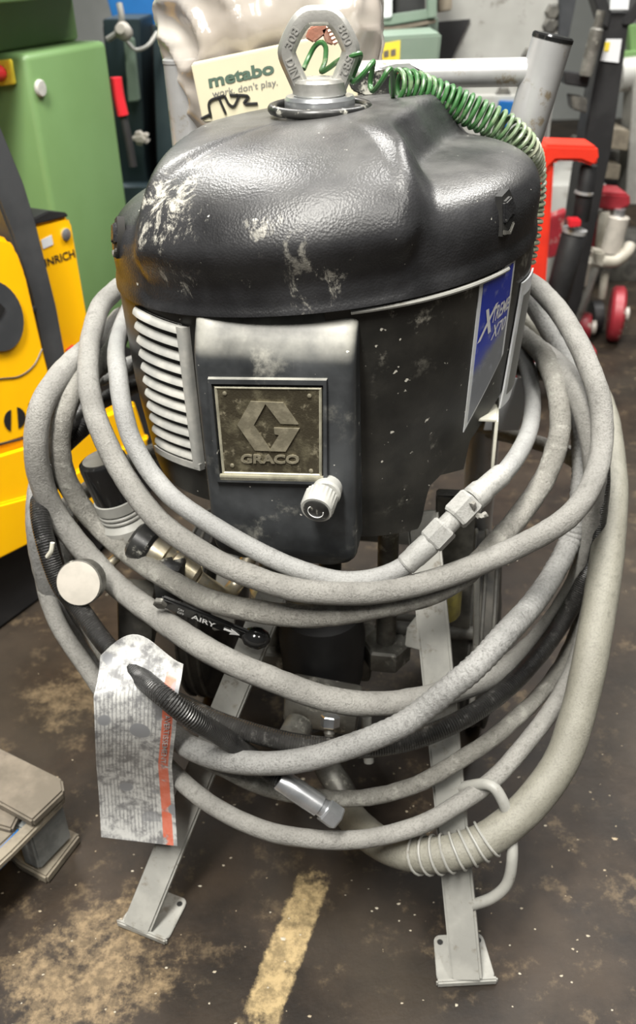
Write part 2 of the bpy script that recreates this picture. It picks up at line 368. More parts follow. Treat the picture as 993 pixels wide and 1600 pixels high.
def tube_geo(P, r, seg=12, rfn=None, closed=False):
    n = len(P); V = []; Fc = []; UV = []
    T = []
    for i in range(n):
        a = P[(i-1) % n] if (closed or i > 0) else P[i]; b = P[(i+1) % n] if (closed or i < n-1) else P[i]
        T.append((b-a).normalized())
    ref = Vector((0, 0, 1)) if abs(T[0].z) < 0.9 else Vector((1, 0, 0))
    N = [(ref-T[0]*ref.dot(T[0])).normalized()]
    for i in range(1, n):
        q = T[i-1].rotation_difference(T[i]); v = q @ N[-1]; N.append((v-T[i]*v.dot(T[i])).normalized())
    s = 0
    for i in range(n):
        if i: s += (P[i]-P[i-1]).length
        B = T[i].cross(N[i])
        for k in range(seg):
            a = 2*math.pi*k/seg; d = N[i]*math.cos(a)+B*math.sin(a)
            V.append(P[i]+d*(rfn(s, a, P[i], i/(n-1)) if rfn else r)); UV.append((s, k/seg))
    for i in range(n if closed else n-1):
        for k in range(seg):
            k2 = (k+1) % seg; i2 = (i+1) % n; Fc.append((i*seg+k, i*seg+k2, i2*seg+k2, i2*seg+k))
    if not closed: Fc += [tuple(range(seg))[::-1], tuple((n-1)*seg+k for k in range(seg))]
    return V, Fc, UV
def tube(name, P, r, mat, parent=None, seg=12, n=None, rfn=None, loc=None, raw=False):
    pts = [Vector(p) for p in P] if raw else spline(P, n or max(8, len(P)*6))
    V, Fc, UV = tube_geo(pts, r, seg, rfn)
    return obj(name, V, Fc, mat, parent, loc=loc, uv=UV)
def grid(name, fn, nu, nv, mat, parent=None, thick=0.0, uvs=True, ang=50):
    """surface fn(u,v)->(point, normal) sampled nu x nv, closed to a shell of the given thickness"""
    V = []; UV = []; Fc = []
    for j in range(nv+1):
        for i in range(nu+1):
            p, nrm = fn(i/nu, j/nv); V.append(Vector(p)); UV.append((i/nu, j/nv))
    W_ = nu+1; N0 = len(V)
    for j in range(nv):
        for i in range(nu): Fc.append((j*W_+i, j*W_+i+1, (j+1)*W_+i+1, (j+1)*W_+i))
    if thick:
        for j in range(nv+1):
            for i in range(nu+1):
                p, nrm = fn(i/nu, j/nv); V.append(Vector(p)-Vector(nrm)*thick); UV.append((i/nu, j/nv))
        Fc += [tuple(q+N0 for q in f[::-1]) for f in list(Fc)]
        rim = [i for i in range(W_)]+[j*W_+nu for j in range(1, nv+1)]+[nv*W_+i for i in range(nu-1, -1, -1)]+[j*W_ for j in range(nv-1, 0, -1)]
        for a, b in zip(rim, rim[1:]+rim[:1]): Fc.append((a, a+N0, b+N0, b))
    return obj(name, V, Fc, mat, parent, uv=UV, ang=ang)
def poly(name, pts, mat, parent, ext, bev=0.0):
    """flat outline pts (3-D, coplanar) pushed along ext into a solid"""
    bm = bmesh.new(); vs_ = [bm.verts.new(p) for p in pts]; f = bm.faces.new(vs_)
    r = bmesh.ops.extrude_face_region(bm, geom=[f]); ext = Vector(ext)
    for e in r['geom']:
        if isinstance(e, bmesh.types.BMVert): e.co += ext
    if bev: bmesh.ops.bevel(bm, geom=bm.edges[:], offset=bev, segments=2, affect='EDGES')
    return bmobj(name, bm, mat, parent, 35)
def rrect(w, h, r, n=5):
    out = []
    for cx, cy, a0 in ((w/2-r, h/2-r, 0), (-w/2+r, h/2-r, 90), (-w/2+r, -h/2+r, 180), (w/2-r, -h/2+r, 270)):
        for k in range(n+1):
            a = math.radians(a0+90*k/n); out.append((cx+r*math.cos(a), cy+r*math.sin(a)))
    return out
_T = {}
def text_geo(body, bold=0.0, shear=0.0, space=1.0, ext=0.0):
    key = (body, bold, shear, space, ext)
    if key in _T: return _T[key]
    cu = bpy.data.curves.new('lettering', 'FONT'); cu.body = body; cu.offset = bold; cu.shear = shear; cu.space_character = space; cu.extrude = ext; cu.resolution_u = 3
    o = bpy.data.objects.new('lettering', cu); COL.objects.link(o)
    dg = bpy.context.evaluated_depsgraph_get(); me = bpy.data.meshes.new_from_object(o.evaluated_get(dg))
    V = [v.co.copy() for v in me.vertices]; Fc = [tuple(p.vertices) for p in me.polygons]
    bpy.data.objects.remove(o); bpy.data.meshes.remove(me); bpy.data.curves.remove(cu)
    x0 = min(v.x for v in V); x1 = max(v.x for v in V); y0 = min(v.y for v in V); y1 = max(v.y for v in V)
    V = [((v.x-x0)/(x1-x0), (v.y-y0)/(y1-y0), (v.z/ext if ext else 0)) for v in V]
    _T[key] = (V, Fc); return _T[key]
def text(name, body, fn, mat, parent, **k):
    V, Fc = text_geo(body, **k); return obj(name, [fn(*v) for v in V], Fc, mat, parent, smooth=False)
def quadmap(bl, br, tl, tr, out, h=0.0):
    bl, br, tl, tr, out = map(Vector, (bl, br, tl, tr, out))
    return lambda u, v, w: (bl*(1-u)+br*u)*(1-v)+(tl*(1-u)+tr*u)*v+out*(w*h if h else 1)

# ================================================================== setting
V = [(-6, -2.5, 0), (6, -2.5, 0), (6, 7, 0), (-6, 7, 0)]
struct(obj('floor', V, [(0, 1, 2, 3)], 'floor_concrete', smooth=False))
struct(box('wall_back', (12, 0.15, 4.2), (0, 7.0, 2.1), 'wall_paint', bev=0))
struct(box('wall_left', (0.15, 9.5, 4.2), (-6, 2.25, 2.1), 'wall_paint', bev=0))
struct(box('wall_right', (0.15, 9.5, 4.2), (6, 2.25, 2.1), 'wall_paint', bev=0))

# ================================================================== paint sprayer on its cart (local frame: front = -y)
SP = empty('paint_sprayer', 'dusty black and grey paint sprayer on a grey steel cart with hoses around it', 'paint sprayer', (AX, AY, 0), TH)
def se(phi, n): return (abs(math.sin(phi))**n+abs(math.cos(phi))**n)**(-1/n)
def tab_(tab, x):
    if x <= tab[0][0]: return tab[0][1]
    for (a, b), (c_, d) in zip(tab, tab[1:]):
        if x <= c_: return b+(d-b)*(x-a)/(c_-a)
    return tab[-1][1]
def rS(phi, z):
    b = 0.222*(1-0.15*(0.79-z)/0.29)*se(phi, 2.25)
    wl, wr = sst(-0.35, -1.0, phi), sst(0.9, 1.4, phi)
    if wl > 0: b += wl*(tab_(((0.50, 0.2075), (0.55, 0.2185), (0.636, 0.2285), (0.73, 0.232), (0.79, 0.2325)), z)-b)
    if wr > 0: b += wr*(tab_(((0.50, 0.203), (0.633, 0.222), (0.755, 0.2300), (0.79, 0.231)), z)-b)
    return b
def S(phi, z, off=0.0): r = rS(phi, z)+off; return Vector((r*math.sin(phi), -r*math.cos(phi), z))
def Sn(phi): return Vector((math.sin(phi), -math.cos(phi), 0.12)).normalized()
def hitS(px, py):
    best = None
    for i in range(420):
        Y = 0.62+i*0.0013; p = LY(px, py, Y); r = math.hypot(p.x, p.y); phi = math.atan2(p.x, -p.y); g = r-rS(phi, p.z)
        if g <= 0: return phi, p.z
        if best is None or g < best[0]: best = (g, phi, p.z)
    return best[1], best[2]
# --- hood
Z0 = 0.778
def interp_(tab, x):
    if x <= tab[0][0]: return tab[0][1]
    for (a, b), (c_, d) in zip(tab, tab[1:]):
        if x <= c_: return b+(d-b)*sst(a, c_, x)
    return tab[-1][1]
def band(x, y):
    xr = interp_((( -0.20, 0.118), (-0.16, 0.108), (-0.09, 0.090), (0.0, 0.104), (0.10, 0.124), (0.2, 0.13)), y)
    b = sst(-0.166, -0.138, x)*(1-sst(xr-0.012, xr+0.026, x))
    r = math.hypot(x, y); return max(b, 1-sst(0.085, 0.115, r))
def hoodpt(phi, rho, h, a=None):
    R = 0.2300*se(phi, 2.08)*(1+0.0*sst(-0.7, -1.3, (phi if phi < math.pi else phi-2*math.pi)))
    xb, yb = R*math.sin(phi), -R*math.cos(phi)
    bf = sst(-0.158, -0.140, xb)*(1-sst(0.106, 0.128, xb)) if yb < 0 else 0
    R += 0.019*bf*sst(0.20, 0.55, h)+0.003*sst(0.10, 0.0, h)+0.003*(1-bf)*math.sin(math.pi*min(1, h))
    if a is not None:
        n_ = 5.2-1.9*bf*(1 if yb < -0.1 else 0)
        rho = max(0.02, math.cos(a))**(2/n_) if a < 1.5707 else 0.02; h = math.sin(a)**(2/n_)
    r = R*rho; x, y = r*math.sin(phi), -r*math.cos(phi)
    b = band(x, y)
    zt = 0.868+0.043*b+0.008*(1-rho*rho)
    z = Z0+(zt-Z0)*h
    return Vector((x, y, z+0.100*x))
NP, NR = 240, 72
V = []; Fc = []
rows = [(0.955, 0.12, None), (0.955, 0.0, None)]
for i in range(NR):
    k = i/(NR-1); a = math.pi/2*(3*k*k-2*k**3); n_ = 3.7
    rows.append((max(1e-4, math.cos(a)**(2/n_)) if i < NR-1 else 0.02, math.sin(a)**(2/n_) if i else 0.0, a))
for rho, h, a in rows:
    for k in range(NP): V.append(hoodpt(2*math.pi*k/NP, rho, h, a))
for i in range(len(rows)-1):
    for k in range(NP):
        k2 = (k+1) % NP; Fc.append((i*NP+k, i*NP+k2, (i+1)*NP+k2, (i+1)*NP+k))
Fc.append(tuple((len(rows)-1)*NP+k for k in range(NP)))
from mathutils.bvhtree import BVHTree
HB = BVHTree.FromPolygons([v.copy() for v in V], Fc)
def hitH(px, py):
    o = toL(CAM); d = (toL(PY(px, py, 1.0))-o).normalized(); p, n, i, dd = HB.ray_cast(o, d)
    if p is None: return None
    if n.dot(d) > 0: n = -n
    return p, n
lab(obj('hood', V, Fc, 'hood_plastic', SP, ang=60), 'domed black plastic hood with grain, scuffs and dried paint')
# rubber collar round the ring, in the hood top
zc = 0.919; rc = Vector((-0.002, 0.0, 0))
tp = [Vector((rc.x+0.050*math.cos(2*math.pi*k/48), rc.y+0.050*math.sin(2*math.pi*k/48), zc+0.003)) for k in range(48)]
Vt, Ft, Ut = tube_geo(tp, 0.005, 10, closed=True); obj('hood_collar', Vt, Ft, 'black_plastic', SP)
# latches
def latch(px, py, w=1.0):
    if hitH(px, py) is None: return
    c, n = hitH(px, py); n = Vector((n.x, n.y, n.z*0.4)).normalized(); x = Vector((-n.y, n.x, 0)).normalized(); zz = n.cross(x).normalized()
    if zz.z < 0: zz = -zz
    def q(u, v, o): return c+x*(u*w)+zz*v+n*o
    base = poly('latch', [q(u, v, -0.004) for u, v in [(-0.0085, 0.017), (0.003, 0.022), (0.0105, 0.012), (0.0105, -0.012), (0.004, -0.020), (-0.0085, -0.019)]], 'interior_shade', SP, n*0.0075)  # near-black pad paints the shade of the latch pocket
    poly('latch_tongue', [q(u, v, 0.002) for u, v in [(-0.0075, 0.012), (0.003, 0.016), (0.0095, 0.006), (0.0095, -0.004), (0.003, -0.002), (-0.0065, -0.008)]], 'hood_plastic', base, n*0.0055, 0.0015)
    poly('latch_hook', [q(u, v, 0.003) for u, v in [(-0.0075, -0.013), (0.002, -0.016), (0.009, -0.008), (0.0095, -0.011), (0.003, -0.0195), (-0.0075, -0.018)]], 'cart_dark', base, n*0.003, 0.0008)
latch(787, 334); latch(186, 372, 0.8)
# --- lifting ring
rg = Vector((-0.002, 0.0, 0)); yaw = math.radians(11)
def rgp(x, z, y=0): return Vector((rg.x+x*math.cos(yaw)-y*math.sin(yaw), rg.y+x*math.sin(yaw)+y*math.cos(yaw), z))
lathe('ring_washer', [(0.034, 0), (0.037, 0.002), (0.037, 0.013), (0.035, 0.016)], 'zinc', SP, (rg.x, rg.y, 0.9175), seg=20, ang=25)
ring = lathe('lifting_ring', [(0.0265, 0), (0.0280, 0.002), (0.0278, 0.013), (0.0255, 0.016)], 'ring_cast', SP, (rg.x, rg.y, 0.9335))
lab(ring, 'cast steel lifting ring with embossed marks')
hl = [(-0.0195, 0.942), (-0.0258, 0.956), (-0.0318, 0.970), (-0.0325, 0.975), (-0.0305, 0.981), (-0.0228, 0.9945), (-0.0165, 1.0020), (-0.0105, 1.0058)]
cl = hl+[(0, 1.0063)]+[(-x, z) for x, z in hl[::-1]]
pts = spline([rgp(x, z) for x, z in cl], 60)
V, Fc, UV = [], [], []
for i, p in enumerate(pts):
    a = pts[max(0, i-1)]; b = pts[min(len(pts)-1, i+1)]; T = (b-a).normalized(); yv = Vector((-math.sin(yaw), math.cos(yaw), 0)); N = T.cross(yv)
    for k in range(12):
        an = 2*math.pi*k/12; ca, sa = math.cos(an), math.sin(an); f = (abs(ca)**3+abs(sa)**3)**(-1/3)
        V.append(p+N*(0.0094*ca*f)+yv*(0.0115*sa*f)); UV.append((i/60, k/12))
for i in range(len(pts)-1):
    for k in range(12): Fc.append((i*12+k, i*12+(k+1) % 12, (i+1)*12+(k+1) % 12, (i+1)*12+k))
obj('ring_eye', V, Fc, 'ring_cast', ring)
for s_, x0, z0, dx, dz in (('308', -0.0310, 0.9790, 0.0105, 0.0205), ('800', 0.0220, 0.9980, 0.0100, -0.0205), ('DIN', -0.0305, 0.9690, 0.0080, -0.0200), ('582', 0.0310, 0.9700, -0.0080, -0.0200)):
    d = Vector((dx, 0, dz)); L = d.length; d.normalize(); pz = Vector((-d.z, 0, d.x))
    o_ = Vector((x0, 0, z0))
    text('ring_marking', s_, lambda u, v, w, o_=o_, d=d, pz=pz, L=L: rgp((o_+d*(u*L*0.85)+pz*((v-0.5)*0.008)).x, (o_+d*(u*L*0.85)+pz*((v-0.5)*0.008)).z, -0.0116-0.0006*w), 'ring_cast', ring, ext=0.1, bold=0.01)
# --- shroud panels
def interp(tab, x):
    if x <= tab[0][0]: return tab[0][1]
    for (a, b), (c_, d) in zip(tab, tab[1:]):
        if x <= c_: return b+(d-b)*(x-a)/max(1e-9, c_-a)
    return tab[-1][1]
rb = [hitS(*q) for q in ((560, 838), (600, 836), (652, 826), (659, 812), (664, 780), (671, 758), (688, 742), (708, 737), (724, 733), (732, 690), (765, 640), (800, 590), (818, 540))]
rb = sorted(rb)
ph0, ph1 = math.radians(10), math.radians(112)
def shr(u, v):
    p = ph0+(ph1-ph0)*u; zb = interp(rb, p); z = zb+(0.80-zb)*v; return S(p, z), Sn(p)
lab(grid('shroud_panel', shr, 240, 10, 'shroud_plastic', SP, 0.005), 'spattered black side panel with notched foot')
def shl(u, v):
    p = math.radians(-112)+(math.radians(-16)+math.radians(112))*u; zb = 0.535+0.05*sst(-0.9, -1.5, p); z = zb+(0.80-zb)*v; return S(p, z), Sn(p)
lab(grid('shroud_panel', shl, 60, 8, 'shroud_plastic', SP, 0.005), 'black side panel behind the louvred grille')
def shb(u, v):
    p = math.radians(112)+math.radians(136)*u; z = 0.56+0.24*v; return S(p, z), Sn(p)
lab(grid('shroud_panel', shb, 40, 6, 'shroud_plastic', SP, 0.005), 'black rear panel')
# right panel's lip under the hood edge, highlight put into its pale colour
lp = [S(math.radians(16+44*k/30), 0.7735+0.100*S(math.radians(16+44*k/30), 0.78).x, 0.0045) for k in range(31)]
tube('lip_highlight', lp, 0.0026, 'cart_grey', SP, 8, raw=True)
lathe('motor_body', [(0.10, 0.0), (0.130, 0.01), (0.135, 0.25), (0.12, 0.27)], 'interior_shade', SP, (0, 0, 0.515))  # coloured near-black so the panel notch shows painted shade
lathe('motor_plate', [(0.132, 0.0), (0.140, 0.003), (0.140, 0.014), (0.132, 0.018)], 'cart_dark', SP, (0, 0, 0.50))
# --- louvred grille
gt = [hitS(*q) for q in ((214, 476), (297, 509), (321, 728), (252, 700))]     # tl tr br bl
def G(u, v):
    tl, tr, br, bl = gt
    a = (tl[0]*(1-u)+tr[0]*u, tl[1]*(1-u)+tr[1]*u); b = (bl[0]*(1-u)+br[0]*u, bl[1]*(1-u)+br[1]*u)
    return a[0]*(1-v)+b[0]*v, a[1]*(1-v)+b[1]*v
def gpt(u, v, off): p, z = G(u, v); return S(p, z, off), Sn(p)
gr = grid('grille', lambda u, v: gpt(u, v, 0.002), 10, 10, 'interior_shade', SP, 0.001)  # dark backing sheet paints the shade between the slats
lab(gr, 'light grey louvred cooling grille')
grid('grille_border', lambda u, v: gpt(0.85+0.15*u, v, 0.0085-0.004*abs(2*u-1)**4), 6, 16, 'grille_grey', gr, 0.007)
grid('grille_border', lambda u, v: gpt(u, 0.965+0.05*v, 0.0080), 10, 2, 'grille_grey', gr, 0.007)
NS = 11
for i in range(NS):
    va = (i+0.02)/NS*0.985; vb = va+0.64/NS
    def sl(u, v, va=va, vb=vb):
        w = va+(vb-va)*v; uu = 0.88*u
        off = 0.0085-0.0045*(1-v)**2-0.004*(abs(2*v-1)**6)-0.002*(1-u)**8
        return gpt(uu, w, off)
    grid('louvre_slat', sl, 8, 5, 'grille_grey', gr, 0.004)
# --- front panel
PX0, PX1, PZB, PZT = -0.0875, 0.0695, 0.4985, 0.792
prof = [(0.4985, -0.226), (0.515, -0.2325), (0.56, -0.2355), (0.725, -0.2385), (0.738, -0.2370), (0.752, -0.2310), (0.766, -0.2220), (0.776, -0.2100), (0.792, -0.198)]
def fy(z): return interp(prof, z)
def fpan(u, v):
    z = PZB+(PZT-PZB)*v
    rr = 0.020; cut = 0.0
    if z < PZB+rr: cut = rr-math.sqrt(max(0, rr*rr-(PZB+rr-z)**2))
    x0, x1 = PX0+cut, PX1-cut
    w = 0.5-0.5*math.cos(math.pi*u) if True else u
    x = x0+(x1-x0)*w
    e = min(x-x0, x1-x); rd = 0.010
    dy = 0 if e > rd else rd-math.sqrt(max(0, rd*rd-(rd-e)**2))
    return Vector((x, fy(z)+dy, z)), Vector((0, -1, 0))
fp = grid('front_panel', fpan, 28, 56, 'front_plastic', SP, 0.045, ang=60)
lab(fp, 'dusty slate grey front cover with rounded lower corners')
YB = -0.2390
def fq(px, py, y=YB): return LP(px, py, y)
fo = [fq(324, 588), fq(512, 590), fq(513, 757), fq(337, 752)]; fi = [fq(333, 600), fq(504, 602), fq(504, 745), fq(346, 741)]
def ringframe(name, out, inn, y0, y1, mat, parent):
    V = []
    for y, sh in ((y0, 0), (y1, 0.0018)):
        for a, b in zip(out, inn):
            d = (b-a)*min(1, sh/max(1e-6, (b-a).length)); V.append(Vector((a.x+d.x, y, a.z+d.z)))
        for a, b in zip(out, inn):
            d = (a-b)*min(1, sh/max(1e-6, (b-a).length)); V.append(Vector((b.x+d.x, y, b.z+d.z)))
    Fc = []
    for k in range(4):
        k2 = (k+1) % 4
        Fc += [(8+k, 8+k2, 12+k2, 12+k), (k, k2, 8+k2, 8+k), (4+k, 4+k2, 12+k2, 12+k), (k, k2, 4+k2, 4+k)]
    return obj(name, V, Fc, mat, parent, ang=30)
ringframe('badge_surround', fo, fi, YB+0.004, YB-0.0035, 'front_plastic', fp)
bc = [fq(334, 603), fq(503, 605), fq(503, 744), fq(347, 740)]
bz = lambda p: Vector((p.x, YB-0.0005, p.z))
badge = poly('badge', [bz(p) for p in bc], 'badge_bronze', fp, (0, 0.003, 0))
lab(badge, 'bronze coloured maker plate with raised hexagonal emblem')
bi = [p.lerp(sum(bc, Vector())/4, 0.06) for p in bc]
ringframe('badge_rim', bc, bi, YB-0.0004, YB-0.0016, 'badge_edge', badge)
poly('badge_ledge', [bz(fq(343, 739)), bz(fq(506, 743)), bz(fq(506, 751)), bz(fq(345, 748))], 'badge_edge', fp, (0, -0.003, 0), 0.0006)
def cz(cx, cy): return 300+cx/3.82, 580+cy/3.82
gl = [(350, 175), (545, 183), (635, 312), (530, 308), (440, 190), (370, 318), (467, 462), (520, 375), (495, 370), (490, 333), (642, 337), (560, 474), (378, 468), (272, 315)]
em = poly('emblem', [bz(fq(*cz(*q))) for q in gl], 'badge_letters', badge, (0, -0.0018, 0))
t0, t1, t2, t3 = [bz(fq(*cz(*q))) for q in ((292, 545), (640, 549), (292, 492), (640, 496))]
text('badge_lettering', 'GRACO', quadmap(t0, t1, t2, t3, (0, -1, 0), 0.0016), 'badge_letters', badge, bold=0.035, ext=0.1)
for q in ((195, 130), (700, 145), (240, 560), (710, 592)):
    lathe('rivet', [(0.0022, 0), (0.0022, 0.0008), (0.0012, 0.0014)], 'badge_letters', badge, bz(fq(*cz(*q))), (0, -1, 0), 12)
# dial
kc = fq(507, 763, -0.238)
lathe('knob_boss', [(0.015, 0), (0.015, 0.012), (0.013, 0.014)], 'grille_grey', fp, kc+Vector((0.003, 0.002, 0.0)), (0, -1, 0), 24)
ka = Vector((-0.10, -1, -0.22)).normalized()
kn = lathe('dial_knob', [(0.0150, 0), (0.0165, 0.002), (0.0165, 0.020), (0.0155, 0.0225), (0.0135, 0.0225)], 'grille_grey', fp, kc+ka*0.010, ka, 48, 30, fn=lambda r, h, a: r+(0.0004*math.cos(24*a) if 0.001 < h < 0.021 else 0))
lab(kn, 'round knurled regulator knob with black face')
lathe('knob_face', [(0.0132, 0), (0.0132, 0.0014), (0.0120, 0.0022)], 'black_plastic', kn, kc+ka*0.0322, ka, 32)
Mk = Matrix.Translation(kc+ka*0.0347) @ frame_to(ka)
tube('knob_mark', [Mk @ Vector((0.0078*math.cos(a), 0.0078*math.sin(a), 0)) for a in [math.radians(130+26*k) for k in range(10)]], 0.0005, 'print_white', kn, 6)
# --- blue label on the right panel
dq = [hitS(*q) for q in ((748, 440), (803, 403), (784, 552), (722, 675))]
def D(u, v, off):
    tl, tr, br, bl = dq
    a = (tl[0]*(1-u)+tr[0]*u, tl[1]*(1-u)+tr[1]*u); b = (bl[0]*(1-u)+br[0]*u, bl[1]*(1-u)+br[1]*u)
    p, z = b[0]*(1-v)+a[0]*v, b[1]*(1-v)+a[1]*v
    return S(p, z, off), Sn(p)
dec = grid('label', lambda u, v: D(u, v, 0.0012), 12, 24, 'decal_white', SP, 0.001)
lab(dec, 'blue model label with white border and slanted lettering')
grid('label_print', lambda u, v: D(0.08+0.84*u, 0.03+0.945*v, 0.0019), 12, 24, 'decal_blue', dec, 0.0005)
def dmap(u0, u1, v0, v1, sl=0.0): return lambda u, v, w: D(u0+(u1-u0)*u, v0+(v1-v0)*v+sl*u, 0.0025)[0]
text('label_lettering', 'X', dmap(0.06, 0.55, 0.60, 0.80, -0.05), 'print_white', dec, bold=0.02, shear=0.4)
text('label_lettering', 'TREME', dmap(0.42, 0.93, 0.625, 0.745, -0.08), 'print_white', dec, bold=0.02, shear=0.25)
text('label_lettering', 'X70', dmap(0.45, 0.88, 0.475, 0.595, -0.10), 'print_white', dec, bold=0.015, shear=0.25)
# white label edge-on further round
wl = [hitS(*q) for q in ((814, 430), (826, 400), (822, 470), (806, 590))]
a0, a1 = math.radians(72), math.radians(86)
d2 = grid('label', lambda u, v: (S(a0+(a1-a0)*u, 0.62+0.145*v, 0.003), Sn(a0+(a1-a0)*u)), 6, 6, 'decal_white', SP, 0.002)
grid('label_print', lambda u, v: (S(a0+(a1-a0)*(0.15+0.7*u), 0.635+0.115*v, 0.0036), Sn(a0)), 6, 6, 'print_grey', d2, 0.0004)
# --- cream bracket under the right panel
b0 = LY(757, 657, 0.885)
bx, by, bzv = b0
br_ = box('side_bracket', (0.030, 0.11, 0.004), (bx-0.002, by+0.055, bzv), 'cream_paint', SP, bev=0.0015)
box('bracket_flange', (0.004, 0.11, 0.062), (bx+0.013, by+0.055, bzv-0.031), 'cream_paint', br_, bev=0.0015)
sp0 = LY(792, 632, 1.08)
box('splash_plate', (0.05, 0.003, 0.08), sp0, 'white_card', SP, rot=(0.1, 0.1, 0.3))
# --- cart: legs, feet, axle, wheels, handle
FR, FL = Vector((0.224, -0.362, 0)), Vector((-0.193, -0.364, 0))
def leg(foot, top, side):
    low = foot+Vector((0, -0.004, 0.006))
    L = bar('leg', low, top, 0.037, 0.022, 'cart_grey', SP, up=(0.0, -1, 0.4), bev=0.003)
    a = 0.22*side; ox = 0.010 if side < 0 else -0.002
    rot = lambda x, y: Vector((x*math.cos(a)-y*math.sin(a)+ox, x*math.sin(a)+y*math.cos(a), 0))
    poly('foot_plate', [foot+rot(x*(0.9 if y > 0.02 else 1), y+0.022)+Vector((0, 0, 0.0005)) for x, y in rrect(0.070, 0.062, 0.009)], 'cart_grey', L, (0, 0, 0.004), 0.001)
    bar('foot_lip', foot+rot(-0.037, -0.010)+Vector((0, 0, 0.006)), foot+rot(0.037, -0.010)+Vector((0, 0, 0.006)), 0.010, 0.006, 'cart_grey', L, up=(0, -1, 0), bev=0.002)
    for sx in (-1, 1):
        lathe('bolt_hole_shade', [(0.0038, 0), (0.0038, 0.0004)], 'interior_shade', L, foot+rot(sx*0.024, 0.043)+Vector((0, 0, 0.0046)), seg=12)  # dark disc on the plate imitates the shade in a hole
    return L
LR = leg(FR, Vector((0.130, -0.105, 0.50)), 1)
LL = leg(FL, Vector((-0.022, -0.105, 0.45)), -1)
# bent rod on the right leg
def onleg(t_): return (FR+Vector((0, -0.004, 0.006))).lerp(Vector((0.130, -0.105, 0.50)), t_)
Ya = toW(onleg(0.12)).y
rp = [onleg(0.155)+Vector((0.006, 0, 0)), LY(770, 1402, Ya), LY(792, 1380, Ya), LY(800, 1335, Ya+0.01), LY(796, 1290, Ya+0.03), LY(784, 1250, Ya+0.04), LY(768, 1228, Ya+0.05), onleg(0.41)+Vector((0.006, 0.002, 0))]
tube('hose_guard', rp, 0.0068, 'cart_grey', LR, 10, 60)
# rear frame
for sx, top, mid, bot in ((-1, Vector((-0.226, 0.240, 0.944)), Vector((-0.224, 0.240, 0.76)), Vector((-0.222, 0.260, 0.16))), (1, Vector((0.240, 0.240, 0.966)), Vector((0.196, 0.236, 0.76)), Vector((0.20, 0.260, 0.16)))):
    po = tube('handle_post', [bot, mid.lerp(bot, 0.5), mid, mid.lerp(top, 0.5), top], 0.0245, 'tube_steel', SP, 28, 30)
    lathe('end_cap', [(0.0252, 0), (0.0252, 0.004), (0.0230, 0.006)], 'black_gloss' if sx > 0 else 'tube_steel', po, top-(top-mid).normalized()*0.002, top-mid, 28)
cz1 = LY(700, 110, toW((0, 0.245, 0)).y+0.02)
tube('handle_bar', [Vector((-0.226, 0.240, cz1.z-0.004)), Vector((0, 0.2405, cz1.z)), Vector((0.228, 0.241, cz1.z+0.003))], 0.0165, 'tube_steel', SP, 20, 12)
tray = box('tool_tray', (0.44, 0.26, 0.006), (0, 0.375, 0.735), 'cart_dark', SP, bev=0.002)
for sx in (-1, 1):
    bar('side_rail', Vector((sx*0.13, -0.10, 0.30)), Vector((sx*0.225, 0.30, 0.20)), 0.03, 0.03, 'cart_grey', SP, up=(0, 0, 1))
    bar('tray_rail', Vector((sx*0.235, 0.27, 0.728)), Vector((sx*0.22, 0.49, 0.728)), 0.02, 0.02, 'cart_dark', SP, up=(0, 0, 1))
    w_ = lathe('wheel', [(0.055, 0), (0.075, 0.004), (0.135, 0.006), (0.150, 0.010), (0.152, 0.026), (0.152, 0.034), (0.150, 0.050), (0.135, 0.054), (0.075, 0.056), (0.055, 0.060)], 'rubber', SP, (sx*0.215-0.03, 0.12, 0.153), (1, 0, 0), 40)
    for dx in (0.014, 0.030, 0.046):
        cp = [Vector((sx*0.215-0.03+dx, 0.12+0.1525*math.cos(2*math.pi*k/36), 0.1555+0.1525*math.sin(2*math.pi*k/36)-0.0025)) for k in range(36)]
        Vt, Ft, Ut = tube_geo(cp, 0.003, 6, closed=True); obj('tyre_rib', Vt, Ft, 'cart_dark', w_)
ax_z = LY(650, 985, 0.97).z
tube('axle', [LY(612, 980, 0.97), LY(680, 986, 0.97), LY(745, 990, 0.97)], 0.010, 'cart_dark', SP, 14)
bar('upright', LY(712, 770, 0.98), LY(700, 1130, 0.98), 0.05, 0.02, 'cart_dark', SP)
tube('stay_rod', [LY(745, 900, 0.86), LY(742, 1040, 0.86), LY(735, 1120, 0.86)], 0.004, 'cart_grey', SP, 8)
lathe('hose_sleeve', [(0.022, 0), (0.024, 0.004), (0.024, 0.05), (0.02, 0.054)], 'yellow_band', SP, LY(690, 958, 0.93), (0, 0, 1), 24)
# --- pump
pb = LY(588, 1030, 0.95)
pump = lathe('pump_cylinder', [(0.030, 0), (0.034, 0.006), (0.034, 0.10), (0.045, 0.106), (0.045, 0.15), (0.03, 0.156)], 'pump_steel', SP, (0.005, 0.0, 0.05), seg=28)
box('pump_block', (0.13, 0.10, 0.055), (0.0, -0.01, 0.205), 'pump_steel', SP, bev=0.006)
lathe('filter_bowl', [(0.038, 0), (0.050, 0.008), (0.055, 0.03), (0.058, 0.10), (0.052, 0.135), (0.03, 0.145)], 'black_matte', SP, LY(505, 1075, 0.93)-Vector((0, 0, 0)), (0, 0, 1), 28)
for px in (602, 430):
    pa = LY(px, 1030, 0.95); hb = hexprof('tie_rod_nut', 0.034, 0.034, 'pump_steel', SP, (pa.x, pa.y, pa.z), (0, 0, 1))
    lathe('tie_rod', [(0.0135, 0), (0.0135, 0.50-pa.z)], 'pump_steel', SP, (pa.x, pa.y, pa.z), (0, 0, 1), 20)
pa = LY(505, 900, 1.02)
lathe('displacement_rod', [(0.016, 0), (0.016, 0.2)], 'cart_dark', SP, (0.0, 0.0, 0.33), (0, 0, 1), 20)
